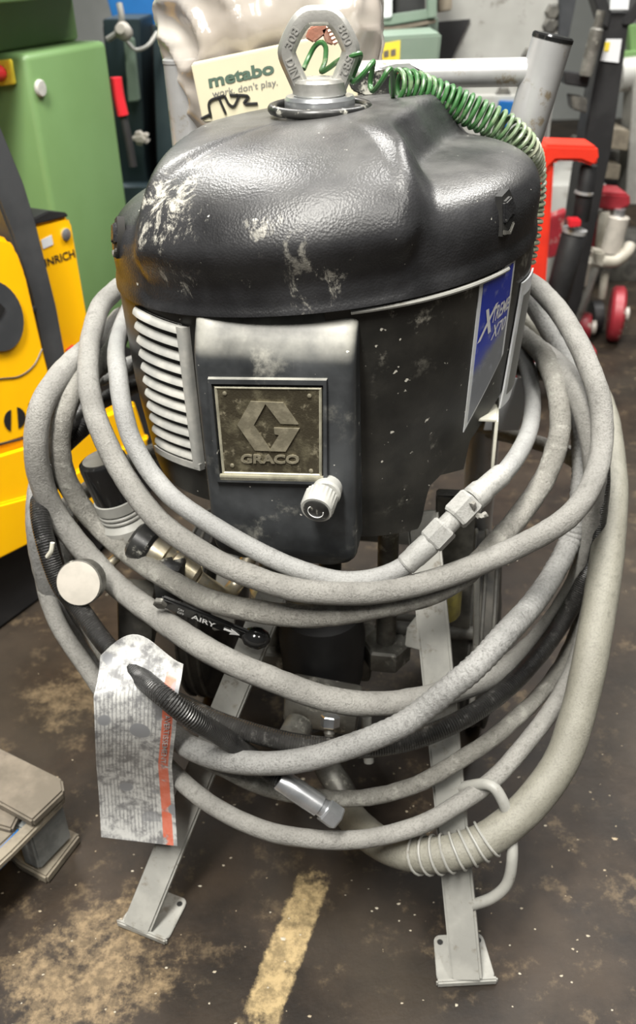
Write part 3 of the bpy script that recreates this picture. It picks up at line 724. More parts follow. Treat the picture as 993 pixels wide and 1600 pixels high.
lathe('drip_cup', [(0.035, 0), (0.04, 0.004), (0.04, 0.03), (0.034, 0.034)], 'brass', SP, LY(440, 945, 0.93), (0, 0, 1), 24)
ma = LY(500, 1118, 0.82)
mani = box('drain_manifold', (0.095, 0.05, 0.05), ma+Vector((0.0, 0.02, 0)), 'pump_steel', SP, rot=(0, 0.1, 0), bev=0.008)
lathe('manifold_port', [(0.017, 0), (0.018, 0.003), (0.018, 0.02), (0.012, 0.024)], 'pump_steel', mani, LY(468, 1130, 0.80), (-0.2, -1, -0.1), 20)
nb = LY(516, 1118, 0.79); hexprof('drain_nut', 0.012, 0.014, 'zinc', mani, nb, (0, -0.5, -1))
lathe('drain_nipple', [(0.007, 0), (0.005, 0.004), (0.007, 0.008), (0.005, 0.014), (0.003, 0.018)], 'pump_steel', mani, nb+Vector((0, -0.006, -0.012)), (0, -0.5, -1), 14)
tube('outlet_pipe', [LY(572, 1120, 0.86), LY(573, 1150, 0.85), LY(576, 1190, 0.84)], 0.007, 'cart_grey', SP, 10)
tube('suction_pipe', [LY(500, 1150, 0.88), LY(512, 1200, 0.86), LY(530, 1230, 0.84), LY(545, 1262, 0.815)], 0.019, 'pump_steel', SP, 16)
# --- air controls on the left
ra = LY(158, 716, 0.93); rd_ = Vector((0.20, 0.03, -1)).normalized(); rbm = ra+rd_*0.12
reg = lathe('air_regulator', scl([(0.022, 0.030), (0.0255, 0.032), (0.0255, 0.045), (0.0235, 0.047), (0.0255, 0.049), (0.0255, 0.051), (0.0235, 0.053), (0.0255, 0.055), (0.0255, 0.057), (0.0235, 0.059), (0.0255, 0.061), (0.030, 0.066), (0.031, 0.080), (0.027, 0.100), (0.018, 0.112)], 1.12), 'cart_grey', SP, ra+rd_*0.022, rd_, 32)
lab(reg, 'grey air regulator with black ribbed cap')
cap = lathe('regulator_cap', [(0.0250, 0), (0.0278, 0.002), (0.0286, 0.006), (0.0268, 0.054), (0.024, 0.056)], 'black_gloss', reg, ra, rd_, 48, 30, fn=lambda r, h, a: r-(0.0009 if (h > 0.01 and h < 0.05 and math.cos(12*a) > 0.75) else 0))
lathe('cap_disc', [(0.0225, 0), (0.0225, 0.001)], 'cart_dark', cap, ra-rd_*0.0012, rd_, 32)
f0 = LY(222, 848, 0.875); f1 = LY(312, 905, 0.85); fd = (f1-f0).normalized()
lathe('elbow', [(0.018, -0.012), (0.023, -0.008), (0.023, 0.010), (0.020, 0.014)], 'black_plastic', reg, f0, fd, 24)
bv = lathe('ball_valve', [(0.016, 0.012), (0.0185, 0.014), (0.0185, 0.032), (0.015, 0.034), (0.014, 0.040), (0.019, 0.044), (0.019, 0.052), (0.016, 0.056), (0.015, 0.074), (0.010, 0.078)], 'brass', SP, f0, fd, 16, 25)
lab(bv, 'dull brass ball valve body')
lathe('valve_stem', [(0.008, 0), (0.008, 0.012), (0.005, 0.014)], 'black_plastic', bv, f0+fd*0.062, (-0.1, -1, 0.1), 12)
h0 = LY(252, 938, 0.80); h1 = LY(395, 996, 0.775); h2 = LY(418, 1000, 0.772)
lev = bar('valve_lever', h0, h1, 0.0185, 0.006, 'black_gloss', SP, up=(0, -1, -0.3), bev=0.002)
lab(lev, 'black valve lever with white marking and ball end')
lathe('lever_knob', [(0.004, -0.012), (0.0095, -0.008), (0.0125, 0), (0.0125, 0.008), (0.0085, 0.016), (0.003, 0.019)], 'black_gloss', lev, h1, (h2-h1), 20)
nx = (h1-h0).normalized(); ny = Vector((0, -1, -0.3)).normalized(); nz = nx.cross(ny).normalized()
if nz.z < 0: nz = -nz
def lm(px0, px1, sc, dz=0.0):
    L = (h1-h0).length
    return lambda u, v, w: h0+nx*(L*(px0+(px1-px0)*u))+nz*((v-0.5)*sc+dz)+ny*0.0045
text('lever_lettering', 'AIRY', lm(0.34, 0.60, 0.009), 'print_white', lev, bold=0.02)
text('lever_lettering', 'ON', lm(0.19, 0.25, 0.0042, 0.0035), 'print_white', lev)
text('lever_lettering', 'OFF', lm(0.19, 0.26, 0.0042, -0.003), 'print_white', lev)
L_ = (h1-h0).length
def lpnt(a, b): return h0+nx*(L_*a)+nz*b+ny*0.0036
poly('lever_arrow', [lpnt(*q) for q in ((0.69, 0.0015), (0.78, 0.0015), (0.76, 0.006), (0.86, 0.0), (0.76, -0.006), (0.78, -0.0015), (0.69, -0.0015), (0.72, 0))], 'print_white', lev, ny*0.0006)
lathe('lever_bolt', [(0.008, 0), (0.008, 0.005), (0.006, 0.006)], 'pump_steel', lev, h0+ny*0.002, ny, 6, 20)
tube('air_pipe', [f0+fd*0.075, LY(330, 918, 0.86), LY(360, 925, 0.90), Vector((-0.05, -0.05, 0.5))], 0.010, 'brass', SP, 12)
box('valve_body', (0.035, 0.03, 0.05), h0+Vector((-0.004, 0.045, -0.004)), 'black_plastic', SP, bev=0.005)
box('filter_housing', (0.045, 0.045, 0.085), LY(215, 960, 0.89), 'cart_dark', SP, rot=(0, 0.12, 0.2), bev=0.008)
tube('drain_tube', [LY(200, 985, 0.88), LY(190, 1010, 0.87), LY(180, 1030, 0.86)], 0.006, 'cart_grey', SP, 8)
gc = LY(123, 911, 0.825); ga = Vector((0.05, -0.8, 0.40)).normalized()
gau = lathe('pressure_gauge', [(0.020, -0.022), (0.0255, -0.020), (0.0262, -0.003), (0.0268, 0.0), (0.0255, 0.0015)], 'pump_steel', SP, gc, ga, 36)
lab(gau, 'round pressure gauge with clouded white face')
lathe('gauge_face', [(0.0253, 0), (0.0253, 0.0012), (0.015, 0.0022), (0.0, 0.0024)], 'gauge_white', gau, gc+ga*0.0006, ga, 36)
tube('gauge_stem', [gc-ga*0.018, gc-ga*0.06, rbm], 0.006, 'brass', gau, 10)
# back mounting plates so the frame reads as one cart
box('frame_plate', (0.40, 0.006, 0.16), (0, 0.285, 0.60), 'cart_dark', SP, bev=0.002)
box('cross_member', (0.42, 0.03, 0.03), (0, 0.27, 0.22), 'cart_grey', SP, bev=0.003)
tube('wheel_shaft', [Vector((-0.22, 0.12, 0.153)), Vector((0, 0.12, 0.153)), Vector((0.22, 0.12, 0.153))], 0.011, 'cart_dark', SP, 14)

# ================================================================== hoses slung round the machine
def on_coil(px, py, R, side):
    """point where the sight line meets a vertical drum of radius R round the machine: -1 near side, 0 flank, 1 far side"""
    d = ray(px, py); k = d.x/d.y
    A = 1+k*k; B = -2*(AY+k*AX); Cc = AX*AX+AY*AY-R*R; D_ = B*B-4*A*Cc
    if side == 0 or D_ <= 0: Y = -B/(2*A)
    else: Y = (-B+side*math.sqrt(D_))/(2*A)
    return Y
def coil_pts(pts, R, near_all=False):
    xs = [p[0] for p in pts]; il, ir = xs.index(min(xs)), xs.index(max(xs)); Ys = []
    for i, p in enumerate(pts):
        r = R+(p[2] if len(p) > 2 else 0)
        s_ = -1 if (il < i < ir or near_all) else (0 if i in (il, ir) else 1)
        Ys.append(on_coil(p[0], p[1], r, s_))
    for _ in range(2):
        Ys = [Ys[0]]+[(Ys[i-1]+2*Ys[i]+Ys[i+1])/4 for i in range(1, len(Ys)-1)]+[Ys[-1]]
    return [PY(p[0], p[1], Y) for p, Y in zip(pts, Ys)]
def around_back(a, b, R=0.285, n=7, dz=0.0):
    """arc behind the machine from a (right) to b (left)"""
    ang = lambda P: math.atan2(P.x-AX, P.y-AY)
    aa, ab = ang(a), ang(b); ra_, rb_ = math.hypot(a.x-AX, a.y-AY), math.hypot(b.x-AX, b.y-AY); out = []
    for k in range(1, n):
        t_ = k/n; an = aa+(ab-aa)*t_; r = R+((ra_*(1-t_)+rb_*t_)-R)*abs(2*t_-1)**2
        out.append(Vector((AX+r*math.sin(an), AY+r*math.cos(an), a.z*(1-t_)+b.z*t_+dz*math.sin(math.pi*t_))))
    return out
def rough_r(r, amp, freq, rib=None):
    def f(s, a, P, t_):
        q = r+amp*noise.noise(P*freq+Vector((math.cos(a), math.sin(a), 0))*2.5)+amp*0.6*noise.noise(P*freq*2.7+Vector((math.cos(a), math.sin(a), 3))*4)
        if rib: q += rib[0]*math.sin(s*rib[1])*sst(rib[2], rib[2]+0.08, t_)*(1-sst(rib[3]-0.08, rib[3], t_))
        return q
    return f
def hose(label, pts, r, R, mat, ring=True, amp=0.0004, freq=60, dz=0.0, rib=None, n=260, group='hoses slung around the sprayer', name='paint_hose', near_all=False, seg=16, tail=None):
    P = coil_pts(pts, R, near_all)
    if ring: P = P+around_back(P[-1], P[0], dz=dz)+[P[0]]
    if tail: P = P+[Vector(q) for q in tail]
    c = P[len(P)//3]
    o = tube(name, P, r, mat, None, seg, n, rough_r(r, amp, freq, rib), loc=c)
    tag(o, label, 'hose', group); return o, P
# inner hose with the swivel coupling
A_pts = [(203, 478), (190, 510), (182, 545), (184, 580), (192, 640), (205, 685), (226, 725), (250, 757), (277, 784), (340, 826), (404, 862), (467, 890), (533, 907), (581, 904), (610, 895), (637, 880), (672, 849), (705, 812), (741, 778), (786, 740), (814, 701), (830, 655), (830, 605), (820, 565), (806, 530)]
hA, PA = hose('smooth grey hose with a swivel coupling, uppermost across the front cover', A_pts, 0.0102, 0.272, 'hose_smooth', amp=0.0003, dz=-0.02)
def fit(parent, px0, px1, r0, r1, mat='hose_fitting', seg=24, R=0.272, nm='ferrule', hexa=False):
    loc = parent.location
    a = PY(*px0, on_coil(*px0, R, -1))-loc; b = PY(*px1, on_coil(*px1, R, -1))-loc; L = (b-a).length
    if hexa: return lathe(nm, [(r0*0.9, 0), (r0, L*0.1), (r1, L*0.9), (r1*0.9, L)], mat, parent, a, b-a, 6, 20)
    return lathe(nm, [(r0*0.9, 0), (r0, L*0.06), (r0, L*0.3), (r1, L*0.4), (r1, L*0.92), (r1*0.9, L)], mat, parent, a, b-a, seg, 25)
fit(hA, (632, 884), (674, 846), 0.0118, 0.0125)
fit(hA, (672, 848), (697, 822), 0.0150, 0.0150, nm='coupling_nut', hexa=True)
fit(hA, (695, 824), (712, 806), 0.0108, 0.0108, nm='swivel')
fit(hA, (709, 810), (738, 780), 0.0160, 0.0160, nm='coupling_nut', hexa=True)
fit(hA, (736, 782), (786, 739), 0.0140, 0.0122)
loc = hA.location
sn = PY(742, 802, on_coil(742, 802, 0.285, -1))-loc
tube('paint_snag', [PY(738, 785, on_coil(738, 785, 0.285, -1))-loc, sn, sn+Vector((0.006, -0.002, -0.003)), sn+Vector((0.012, 0, -0.001))], 0.0025, 'hose_crust', hA, 8, 14, rough_r(0.0028, 0.002, 200))
# second: B -> big right loop
B_pts = [(186, 449), (160, 474), (145, 515), (138, 566), (140, 610), (150, 654), (163, 685), (184, 728), (215, 775), (251, 817), (302, 855), (353, 884), (404, 905), (459, 921), (521, 927), (581, 926), (642, 916), (702, 899), (760, 876), (814, 852, 0.015), (887, 808, 0.05), (923, 758, 0.06), (939, 700), (937, 628), (914, 560), (884, 503), (857, 468), (830, 443)]
hB, PB = hose('coarse grey hose making the widest loop over the right side of the sprayer', B_pts, 0.0124, 0.287, 'hose_grey', amp=0.0006, dz=0.02)
H_pts = [(186, 522), (176, 548), (150, 575), (118, 606), (100, 645), (93, 690), (101, 741), (120, 780), (152, 821), (192, 857), (232, 886), (315, 933), (378, 951), (459, 962), (521, 960), (581, 950), (642, 937), (702, 914), (740, 886), (775, 848), (823, 790), (856, 735), (874, 675), (872, 619), (857, 573), (840, 545)]
hH, PH = hose('crusted grey hose passing just above the black valve lever', H_pts, 0.0127, 0.276, 'hose_crust', amp=0.0011, freq=80, dz=0.0)
F_pts = [(190, 496), (160, 530), (127, 554), (92, 590), (66, 632), (57, 675), (57, 714), (68, 762), (90, 808), (122, 850), (180, 912), (230, 952), (294, 997), (357, 1033), (421, 1060), (490, 1086), (540, 1097), (590, 1100), (642, 1095), (702, 1081), (760, 1060), (810, 1028), (858, 978), (893, 925), (918, 865), (930, 790), (928, 720), (918, 660), (900, 610)]
hF, PF = hose('plump pale grey hose running farthest left, then below the valve lever', F_pts, 0.0140, 0.298, 'hose_grey', amp=0.0008, freq=70, dz=-0.02)
E_pts = [(150, 590), (95, 640), (70, 720), (58, 800), (68, 890, -0.06), (96, 962, -0.06), (136, 1034, -0.05), (185, 1088, -0.03), (230, 1122), (271, 1150), (297, 1168), (341, 1185), (408, 1193), (480, 1186), (561, 1161), (621, 1136), (650, 1118), (695, 1081), (744, 1040), (789, 991), (830, 946, -0.015), (866, 893, -0.045), (890, 843, -0.08), (906, 780, -0.08), (910, 725), (906, 660), (905, 628), (887, 573), (859, 519), (827, 466), (812, 450)]
hE, PE = hose('bluish grey hose with a ribbed, cracked cover, below the hoses of the front cover', E_pts, 0.0134, 0.342, 'hose_ribbed', amp=0.0005, dz=-0.03, rib=(0.0006, 2*math.pi/0.0085, 0.36, 0.66), n=900)
I_pts = [(130, 640), (88, 700), (74, 780), (80, 860), (115, 945), (170, 1020), (230, 1072), (288, 1102), (341, 1127), (408, 1149), (460, 1161), (521, 1168), (581, 1168), (642, 1157), (714, 1128), (763, 1098), (808, 1060), (853, 1008), (890, 951), (917, 895), (930, 830), (938, 745), (932, 680), (915, 610)]
hI, PI_ = hose('shiny black ridged hose sweeping down the right flank beneath the ribbed grey hose', I_pts, 0.0112, 0.318, 'hose_black_dust', amp=0.0003, dz=-0.05, n=360)
K_pts = [(120, 780), (100, 860), (130, 960), (190, 1060), (260, 1140), (320, 1185), (368, 1210), (408, 1229, -0.03), (450, 1240, -0.035), (504, 1246, -0.035), (561, 1247, -0.03), (613, 1238, -0.015), (661, 1221), (714, 1190), (763, 1158), (808, 1120), (845, 1083), (883, 1028), (910, 960), (925, 880), (930, 800), (918, 740)]
hK, PK = hose('lumpy grey hose passing just behind the silver end fitting', K_pts, 0.0098, 0.330, 'hose_crust', amp=0.0010, freq=70, dz=-0.05)
L_pts = [(90, 800), (66, 870), (84, 960), (140, 1050), (200, 1135), (271, 1208), (306, 1240), (341, 1264), (386, 1287), (430, 1302), (480, 1310), (520, 1313), (581, 1309), (661, 1287), (714, 1257), (770, 1218), (815, 1169), (864, 1105), (896, 1045), (916, 975), (934, 880), (940, 800), (925, 730)]
hL, PL_ = hose('smooth grey hose hanging lowest across the two front legs', L_pts, 0.0108, 0.352, 'hose_grey', amp=0.0004, dz=-0.05)
# black hose with the end fitting
J_pts = [(78, 720), (64, 760), (62, 800), (72, 850), (95, 914), (125, 952), (167, 1009), (218, 1056), (253, 1086), (297, 1121), (341, 1147), (386, 1178), (415, 1202), (440, 1220)]
YJ = [0.97, 0.93, 0.895, 0.868, 0.845, 0.82, 0.78, 0.735, 0.692, 0.682, 0.698, 0.716, 0.712, 0.698]
PJ = [PY(p[0], p[1], y) for p, y in zip(J_pts, YJ)]
PJ = [around_back(PJ[0]+Vector((0.02, 0.1, 0.03)), PJ[0], 0.30, 3)[0]]+PJ
PJ[-1] = PY(440, 1220, PJ[-1].y-0.002)
hJ = tube('paint_hose', PJ, 0.0112, 'hose_black', None, 16, 200, rough_r(0.0112, 0.0002, 80), loc=PJ[6])
tag(hJ, 'black braided hose ending in a silver end fitting', 'hose', 'hoses slung around the sprayer')
loc = hJ.location; yJ = PJ[-1].y
j0, j1, j2, j3 = PY(436, 1217, yJ)-loc, PY(499, 1259, yJ-0.016)-loc, PY(506, 1264, yJ-0.018)-loc, PY(528, 1280, yJ-0.023)-loc
lathe('end_ferrule', [(0.0118, 0), (0.0128, 0.002), (0.0130, (j1-j0).length*0.5), (0.0126, (j1-j0).length)], 'zinc', hJ, j0, j1-j0, 24)
lathe('fitting_neck', [(0.0105, -0.004), (0.0105, 0.010)], 'zinc', hJ, j1, j3-j1, 20)
lathe('hex_nut', [(0.0132, 0), (0.0142, 0.002), (0.0142, (j3-j2).length*0.9), (0.0125, (j3-j2).length)], 'zinc', hJ, j2, j3-j2, 6, 20)
# thick suction hose
N_pts = [(925, 600), (948, 645), (955, 700), (957, 765), (951, 840), (942, 910), (930, 985), (917, 1053), (901, 1120), (878, 1186), (842, 1240), (798, 1285), (751, 1316), (702, 1333), (649, 1335), (601, 1321), (565, 1295), (540, 1266)]
Yn = [1.18, 1.10, 1.02, 0.95, 0.90, 0.86, 0.82, 0.785, 0.755, 0.725, 0.70, 0.682, 0.672, 0.668, 0.680, 0.710, 0.755, 0.800]
PN = [toW((-0.10, 0.335, 0.40)), toW((0.06, 0.345, 0.48)), toW((0.20, 0.315, 0.60))]+[PY(p[0], p[1], y) for p, y in zip(N_pts, Yn)]
hN = tube('suction_hose', PN, 0.0205, 'hose_suction', None, 24, 220, (lambda g: (lambda s, a, P, t_: g(s, a, P, t_)*(0.66+0.34*sst(0.40, 0.60, t_))))(rough_r(0.0203, 0.0005, 40)), loc=PN[15])
tag(hN, 'thick beige suction hose with a wire spring, curving round the right leg', 'hose')
loc = hN.location
sp_ = spline(PN, 900)
def idx(px, py):
    q = ray(px, py).normalized(); return min(range(len(sp_)), key=lambda i: -((sp_[i]-CAM).normalized().dot(q)))
i0, i1 = idx(770, 1306), idx(646, 1335)
hp = []
for k in range(0, 8*20+1):
    t_ = k/(8*20); i = i0+(i1-i0)*t_; i_ = int(i); p = sp_[i_].lerp(sp_[i_+1], i-i_); T = (sp_[i_+3]-sp_[i_-3]).normalized()
    n1 = T.cross(Vector((0, 0, 1))).normalized(); n2 = T.cross(n1); a = 2*math.pi*8*t_
    hp.append(p+(n1*math.cos(a)+n2*math.sin(a))*0.0222-loc)
tube('wire_spring', hp, 0.0016, 'cart_grey', hN, 6, raw=True)
# ---- printed tag hanging on the black hose
TGY = 0.712
def tg(u, v):
    lft = [(146, 1086), (148, 1140), (150, 1190), (155, 1250), (158, 1308)]; rgt = [(279, 1078), (275, 1135), (268, 1195), (273, 1260), (277, 1322)]
    k = (1-v)*4; i = min(3, int(k)); f = k-i
    l_ = (lft[i][0]*(1-f)+lft[i+1][0]*f, lft[i][1]*(1-f)+lft[i+1][1]*f); r_ = (rgt[i][0]*(1-f)+rgt[i+1][0]*f, rgt[i][1]*(1-f)+rgt[i+1][1]*f)
    Y = TGY+0.010*math.sin(v*6)+0.006*math.sin(u*3.0+0.4)
    return PY(l_[0]*(1-u)+r_[0]*u, l_[1]*(1-u)+r_[1]*u-(10*math.sin(math.pi*u) if v > 0.99 else 0), Y), Vector((0, -1, 0))
tag_base = tg(0.5, 0)[0]
def tg2(u, v):
    # v 0..0.86 face, 0.86..1 the top folding back over the hose
    if v <= 0.86: p, n_ = tg(u, v/0.86); return p-tag_base, n_
    p, n_ = tg(u, 1.0); f = (v-0.86)/0.14; a = f*2.4
    bulge = 0.022+0.008*math.sin(u*4.5)
    return p-tag_base+Vector((0.004*f, bulge*math.sin(a*0.65)*1.6, bulge*(1-math.cos(a))*0.62)), n_
wt = grid('warning_tag', tg2, 16, 40, 'tag_print', None, 0.0006)
wt.location = tag_base; tag(wt, 'paint-spattered printed tag with a red stripe hanging on the black hose', 'tag')
def tt(u, v, w): p, n_ = tg2(0.85+0.07*v, 0.72-0.28*u); return p+Vector((0, -0.0015, 0))
text('tag_lettering', 'AVERTISSEMENT', tt, 'tag_print', wt, bold=0.01)
# yellow paint scrap on the black hose
for (px, py, dx, dy) in ((82, 848, -8, 22), (168, 1052, 6, 8)):
    Yp = 0.835 if py < 900 else 0.765
    a, b = PY(px, py, Yp), PY(px+dx, py+dy, Yp)
    tag(tube('paint_scrap', [a, a.lerp(b, .5)+Vector((0.002, -0.002, 0)), b], 0.0026, 'cream_paint', None, 8, 10, loc=a), 'pale yellow scrap on the black hose ' + ('beside the gauge' if py < 900 else 'above the hanging tag'), 'scrap')

# ================================================================== coiled earth wire and clamp
cp_ = [PY(614, 134, 1.065), PY(640, 136, 1.075), PY(670, 146, 1.085), PY(705, 160, 1.09), PY(750, 181, 1.09), PY(792, 204, 1.09), PY(818, 230, 1.10), PY(829, 262, 1.13), PY(830, 310, 1.14), PY(824, 360, 1.14), PY(815, 410, 1.14)]
cs = spline(cp_, 1200); hp = []
lead = [PY(474, 108, 1.075), PY(482, 90, 1.085), PY(492, 72, 1.085), PY(502, 66, 1.08), PY(508, 72, 1.08), PY(508, 92, 1.075), PY(502, 112, 1.05), PY(512, 107, 1.04), PY(532, 93, 1.02), PY(552, 86, 1.01), PY(562, 84, 1.015), PY(560, 96, 1.03), PY(550, 122, 1.03), PY(551, 129, 1.02), PY(565, 118, 1.005), PY(580, 100, 1.005), PY(583, 98, 1.02), PY(578, 132, 1.03), PY(582, 142, 1.02), PY(596, 126, 1.005), PY(608, 108, 1.005)]
turns = 42
for k in range(turns*16+1):
    t_ = k/(turns*16); i = 6+int(t_*(1200-14)); p = cs[i]; T = (cs[i+4]-cs[i-4]).normalized()
    n1 = T.cross(Vector((0, 0, 1))).normalized(); n2 = T.cross(n1); a = -2*math.pi*turns*t_+1.5
    rr = 0.0160-0.001*t_
    hp.append(p+(n1*math.cos(a)+n2*math.sin(a))*rr)
b0_ = PY(480, 100, 1.08)
wp = spline(lead+[hp[0]], 120)+hp[1:]
gw = tube('earth_wire', [p-b0_ for p in wp], 0.0027, 'green_wire', None, 8, raw=True); gw.location = b0_
tag(gw, 'coiled green earth wire running from the lifting ring over the hood', 'wire')
ce = empty('earth_clamp', 'copper toothed clamp seen through the lifting ring', 'clamp', PY(503, 60, 1.085))
o_ = ce.location
for k_, (pa_, dz_) in enumerate((((502, 52), 0), ((512, 62), 1))):
    c0 = PY(*pa_, 1.088)-o_
    j = poly('jaw', [PY(x, y, 1.095)-o_ for x, y in (((476, 58), (483, 42), (500, 36), (514, 38), (508, 52), (490, 66)) if k_ == 0 else ((500, 44), (514, 38), (520, 48), (524, 62), (520, 70), (508, 66)))], 'copper', ce, (0, -0.014, 0), 0.0015)
for k in range(5):
    q = PY(511+2.6*k, 43+6*k, 1.08)-o_
    lathe('tooth', [(0.003, 0), (0.0008, 0.006)], 'copper', ce, q, (0.9, -0.3, 0.3), 6)
hd = [PY(560, 140, 1.12)-o_, PY(580, 128, 1.12)-o_, PY(620, 112, 1.12)-o_, PY(650, 108, 1.12)-o_]
poly('clamp_handle', [PY(x, y, 1.125)-o_ for x, y in ((543, 128), (560, 118), (600, 108), (640, 100), (662, 112), (650, 130), (610, 148), (570, 150), (550, 142))], 'black_plastic', ce, (0, 0.006, 0), 0.0015)
poly('handle_edge', [PY(x, y, 1.122)-o_ for x, y in ((585, 108), (618, 100), (640, 99), (654, 112), (645, 116), (633, 105), (605, 108))], 'tube_steel', ce, (0, 0.003, 0))
poly('handle_grip', [PY(x, y, 1.123)-o_ for x, y in ((618, 112), (636, 102), (650, 112), (628, 124))], 'dark_red', ce, (0, 0.003, 0))

# ================================================================== box and bag behind the machine
def PB_(px, py, Y): return PY(px, py, Y)
bxY = 1.205
fc = [PB_(298, 101, bxY), PB_(547, 49, bxY), PB_(562, 178, bxY), PB_(317, 192, bxY)]
b_ = sum(fc, Vector())/4; b_.z = min(p.z for p in fc)
fcl = [p-b_ for p in fc]
cb = poly('cardboard_box', fcl, 'box_card', None, (0, 0.03, 0), 0.0015); cb.location = b_
tag(cb, 'cream printed cardboard box standing behind the lifting ring', 'box')
def bxm(bl, br, tl, tr): return quadmap(*[PB_(*q, bxY)-b_ for q in (bl, br, tl, tr)], (0, -0.0008, 0))
text('box_lettering', 'metabo', bxm((327, 137.5), (429, 115), (324, 117), (426, 95)), 'print_green', cb, bold=0.035)
text('box_lettering', "work. don't play.", bxm((332, 155), (434, 136), (331, 141), (433, 122)), 'print_grey', cb, bold=0.004)
def c2(x, y): return PB_(230+x/2.684, y/2.684, bxY-0.0012)-b_
for path in ([(266, 490), (260, 428), (322, 400)], [(300, 412), (328, 475)], [(322, 400), (345, 440), (362, 445), (385, 402)], [(345, 398), (425, 406), (405, 432), (462, 434)], [(225, 498), (262, 480)], [(385, 402), (372, 396)]):
    tube('box_drawing', [c2(*q) for q in path] if len(path) > 2 else [c2(*path[0]), (c2(*path[0])+c2(*path[1]))/2, c2(*path[1])], 0.0016, 'print_black', cb, 6)
# lumpy plastic sack
bc_ = PY(424, -30, 1.345); bc_.z = 0.739
V = []; Fc = []; NU, NV = 140, 90
for j in range(NV+1):
    for i in range(NU):
        a = 2*math.pi*i/NU; w = j/NV; r = (1-abs(2*w-1)**5)**0.5
        ca, sa = math.cos(a), math.sin(a); f = (abs(ca)**3.2+abs(sa)**3.2)**(-1/3.2)
        k = 0.82+0.30*sst(0.15, 0.75, w)
        p = Vector((ca*f*r*0.128*k, sa*f*r*0.095*k, w*0.36))
        q = noise.noise(p*9+Vector((3, 1, 5)))*0.018+(0.25-abs(noise.noise(Vector((p.x*16+p.z*9, p.y*16, p.z*14-p.x*7)))))*0.030+noise.noise(p*40)*0.003
        p += Vector((ca, sa, 0.3))*q*(0.2 if w < 0.02 else 1); p.z = max(p.z, 0.0)
        V.append(p)
for j in range(NV):
    for i in range(NU): Fc.append((j*NU+i, j*NU+(i+1) % NU, (j+1)*NU+(i+1) % NU, (j+1)*NU+i))
bag = obj('plastic_bag', V, Fc, 'polythene', None, ang=0); bag.location = bc_
tag(bag, 'cloudy crumpled plastic sack behind the cream box', 'bag')

# ================================================================== yellow lift truck on the left
G0 = PZ(40, 955, 0); _d = PZ(80, 925, 0)-PZ(0, 985, 0); _d.z = 0; TD = _d.normalized(); TN = Vector((TD.y, -TD.x, 0))
TR_ = empty('lift_truck', 'yellow electric lift truck with dark mast, left of the hoses', 'truck', G0)
def TPt(px, py, w=0.0): return PPL(px, py, G0+TN*w, TN)-G0
def tpoly(name, px, w, th, mat, parent, bev=0.0): return poly(name, [TPt(x, y, w) for x, y in px], mat, parent, -TN*th, bev)
up_ = tpoly('upper_cover', [(-120, 300), (0, 368), (18, 374), (30, 392), (44, 430), (60, 500), (72, 552), (92, 630), (100, 690), (60, 680), (0, 700), (-160, 730)], 0.02, 0.22, 'yellow_paint', TR_, 0.008)
lab(up_, 'bright yellow upper cover with black lettering')
#lathe('grip_recess', [(0.0, 0), (0.050, 0.0)], 'charcoal_steel', up_, TPt(-6, 492, 0.0215), TN, 24)
gh = tpoly('grip_shade', [(-8+42*math.cos(math.radians(a)), 493+54*math.sin(math.radians(a))+0.25*42*math.cos(math.radians(a))) for a in range(0, 360, 12)], 0.0205, -0.005, 'charcoal_steel', up_)  # raised dark oval painting the shade of the handle opening
tube('cover_seam', [TPt(-80, 610, 0.0205), TPt(0, 592, 0.0205), TPt(30, 588, 0.0205), TPt(52, 572, 0.0205), TPt(66, 545, 0.0205)], 0.0012, 'charcoal_steel', up_, 6)
tube('cover_seam', [TPt(-80, 712, 0.0215), TPt(0, 694, 0.0215), TPt(40, 684, 0.0215), TPt(90, 668, 0.0215)], 0.0022, 'print_black', up_, 6)
tpoly('gap_shade', [(100, 590), (150, 520), (240, 560), (300, 640), (300, 760), (130, 740)], -0.10, 0.08, 'black_matte', TR_, 0.004)  # black sheet added to darken the gap between the left hoses
tpoly('grip_slot', [(-30, 470), (0, 474), (8, 482), (0, 496), (-30, 515)], 0.0268, -0.0006, 'print_black', gh)
lo_ = tpoly('lower_body', [(-200, 730), (0, 702), (60, 684), (130, 655), (215, 622), (240, 700), (180, 770), (75, 838), (0, 876), (-200, 960)], 0.03, 0.30, 'yellow_paint', TR_, 0.014)
lab(lo_, 'yellow lower body with rounded upper edge')
tpoly('lower_skirt', [(-220, 800), (0, 788), (60, 772), (150, 720), (235, 680), (200, 760), (75, 836), (0, 874), (-220, 970)], 0.036, 0.02, 'yellow_paint', TR_, 0.004)
tpoly('bottom_plate', [(-200, 900), (0, 840), (120, 785), (240, 700), (245, 760), (150, 868), (85, 920), (0, 982), (-200, 1090)], 0.0, 0.28, 'black_matte', TR_, 0.004)
# stencilled letters
def disc(cx, cy, rx, ry, a0, a1, cut, side):
    out = []
    for k in range(13):
        a = math.radians(a0+(a1-a0)*k/12); out.append((cx+rx*math.cos(a), cy+ry*math.sin(a)))
    return out
tpoly('stencil_letter', disc(19, 657, 13, 17, 100, 262, 0, -1), 0.0206, -0.0006, 'print_black', up_)
tpoly('stencil_letter', disc(25, 653, 15, 17, -85, 75, 0, 1), 0.0206, -0.0006, 'print_black', up_)
tpoly('stencil_letter', [(44, 631), (51, 628), (58, 658), (51, 661)], 0.0206, -0.0006, 'print_black', up_)
tpoly('stencil_letter', [(57, 624), (63, 622), (68, 640), (64, 641)], 0.0206, -0.0006, 'print_black', up_)
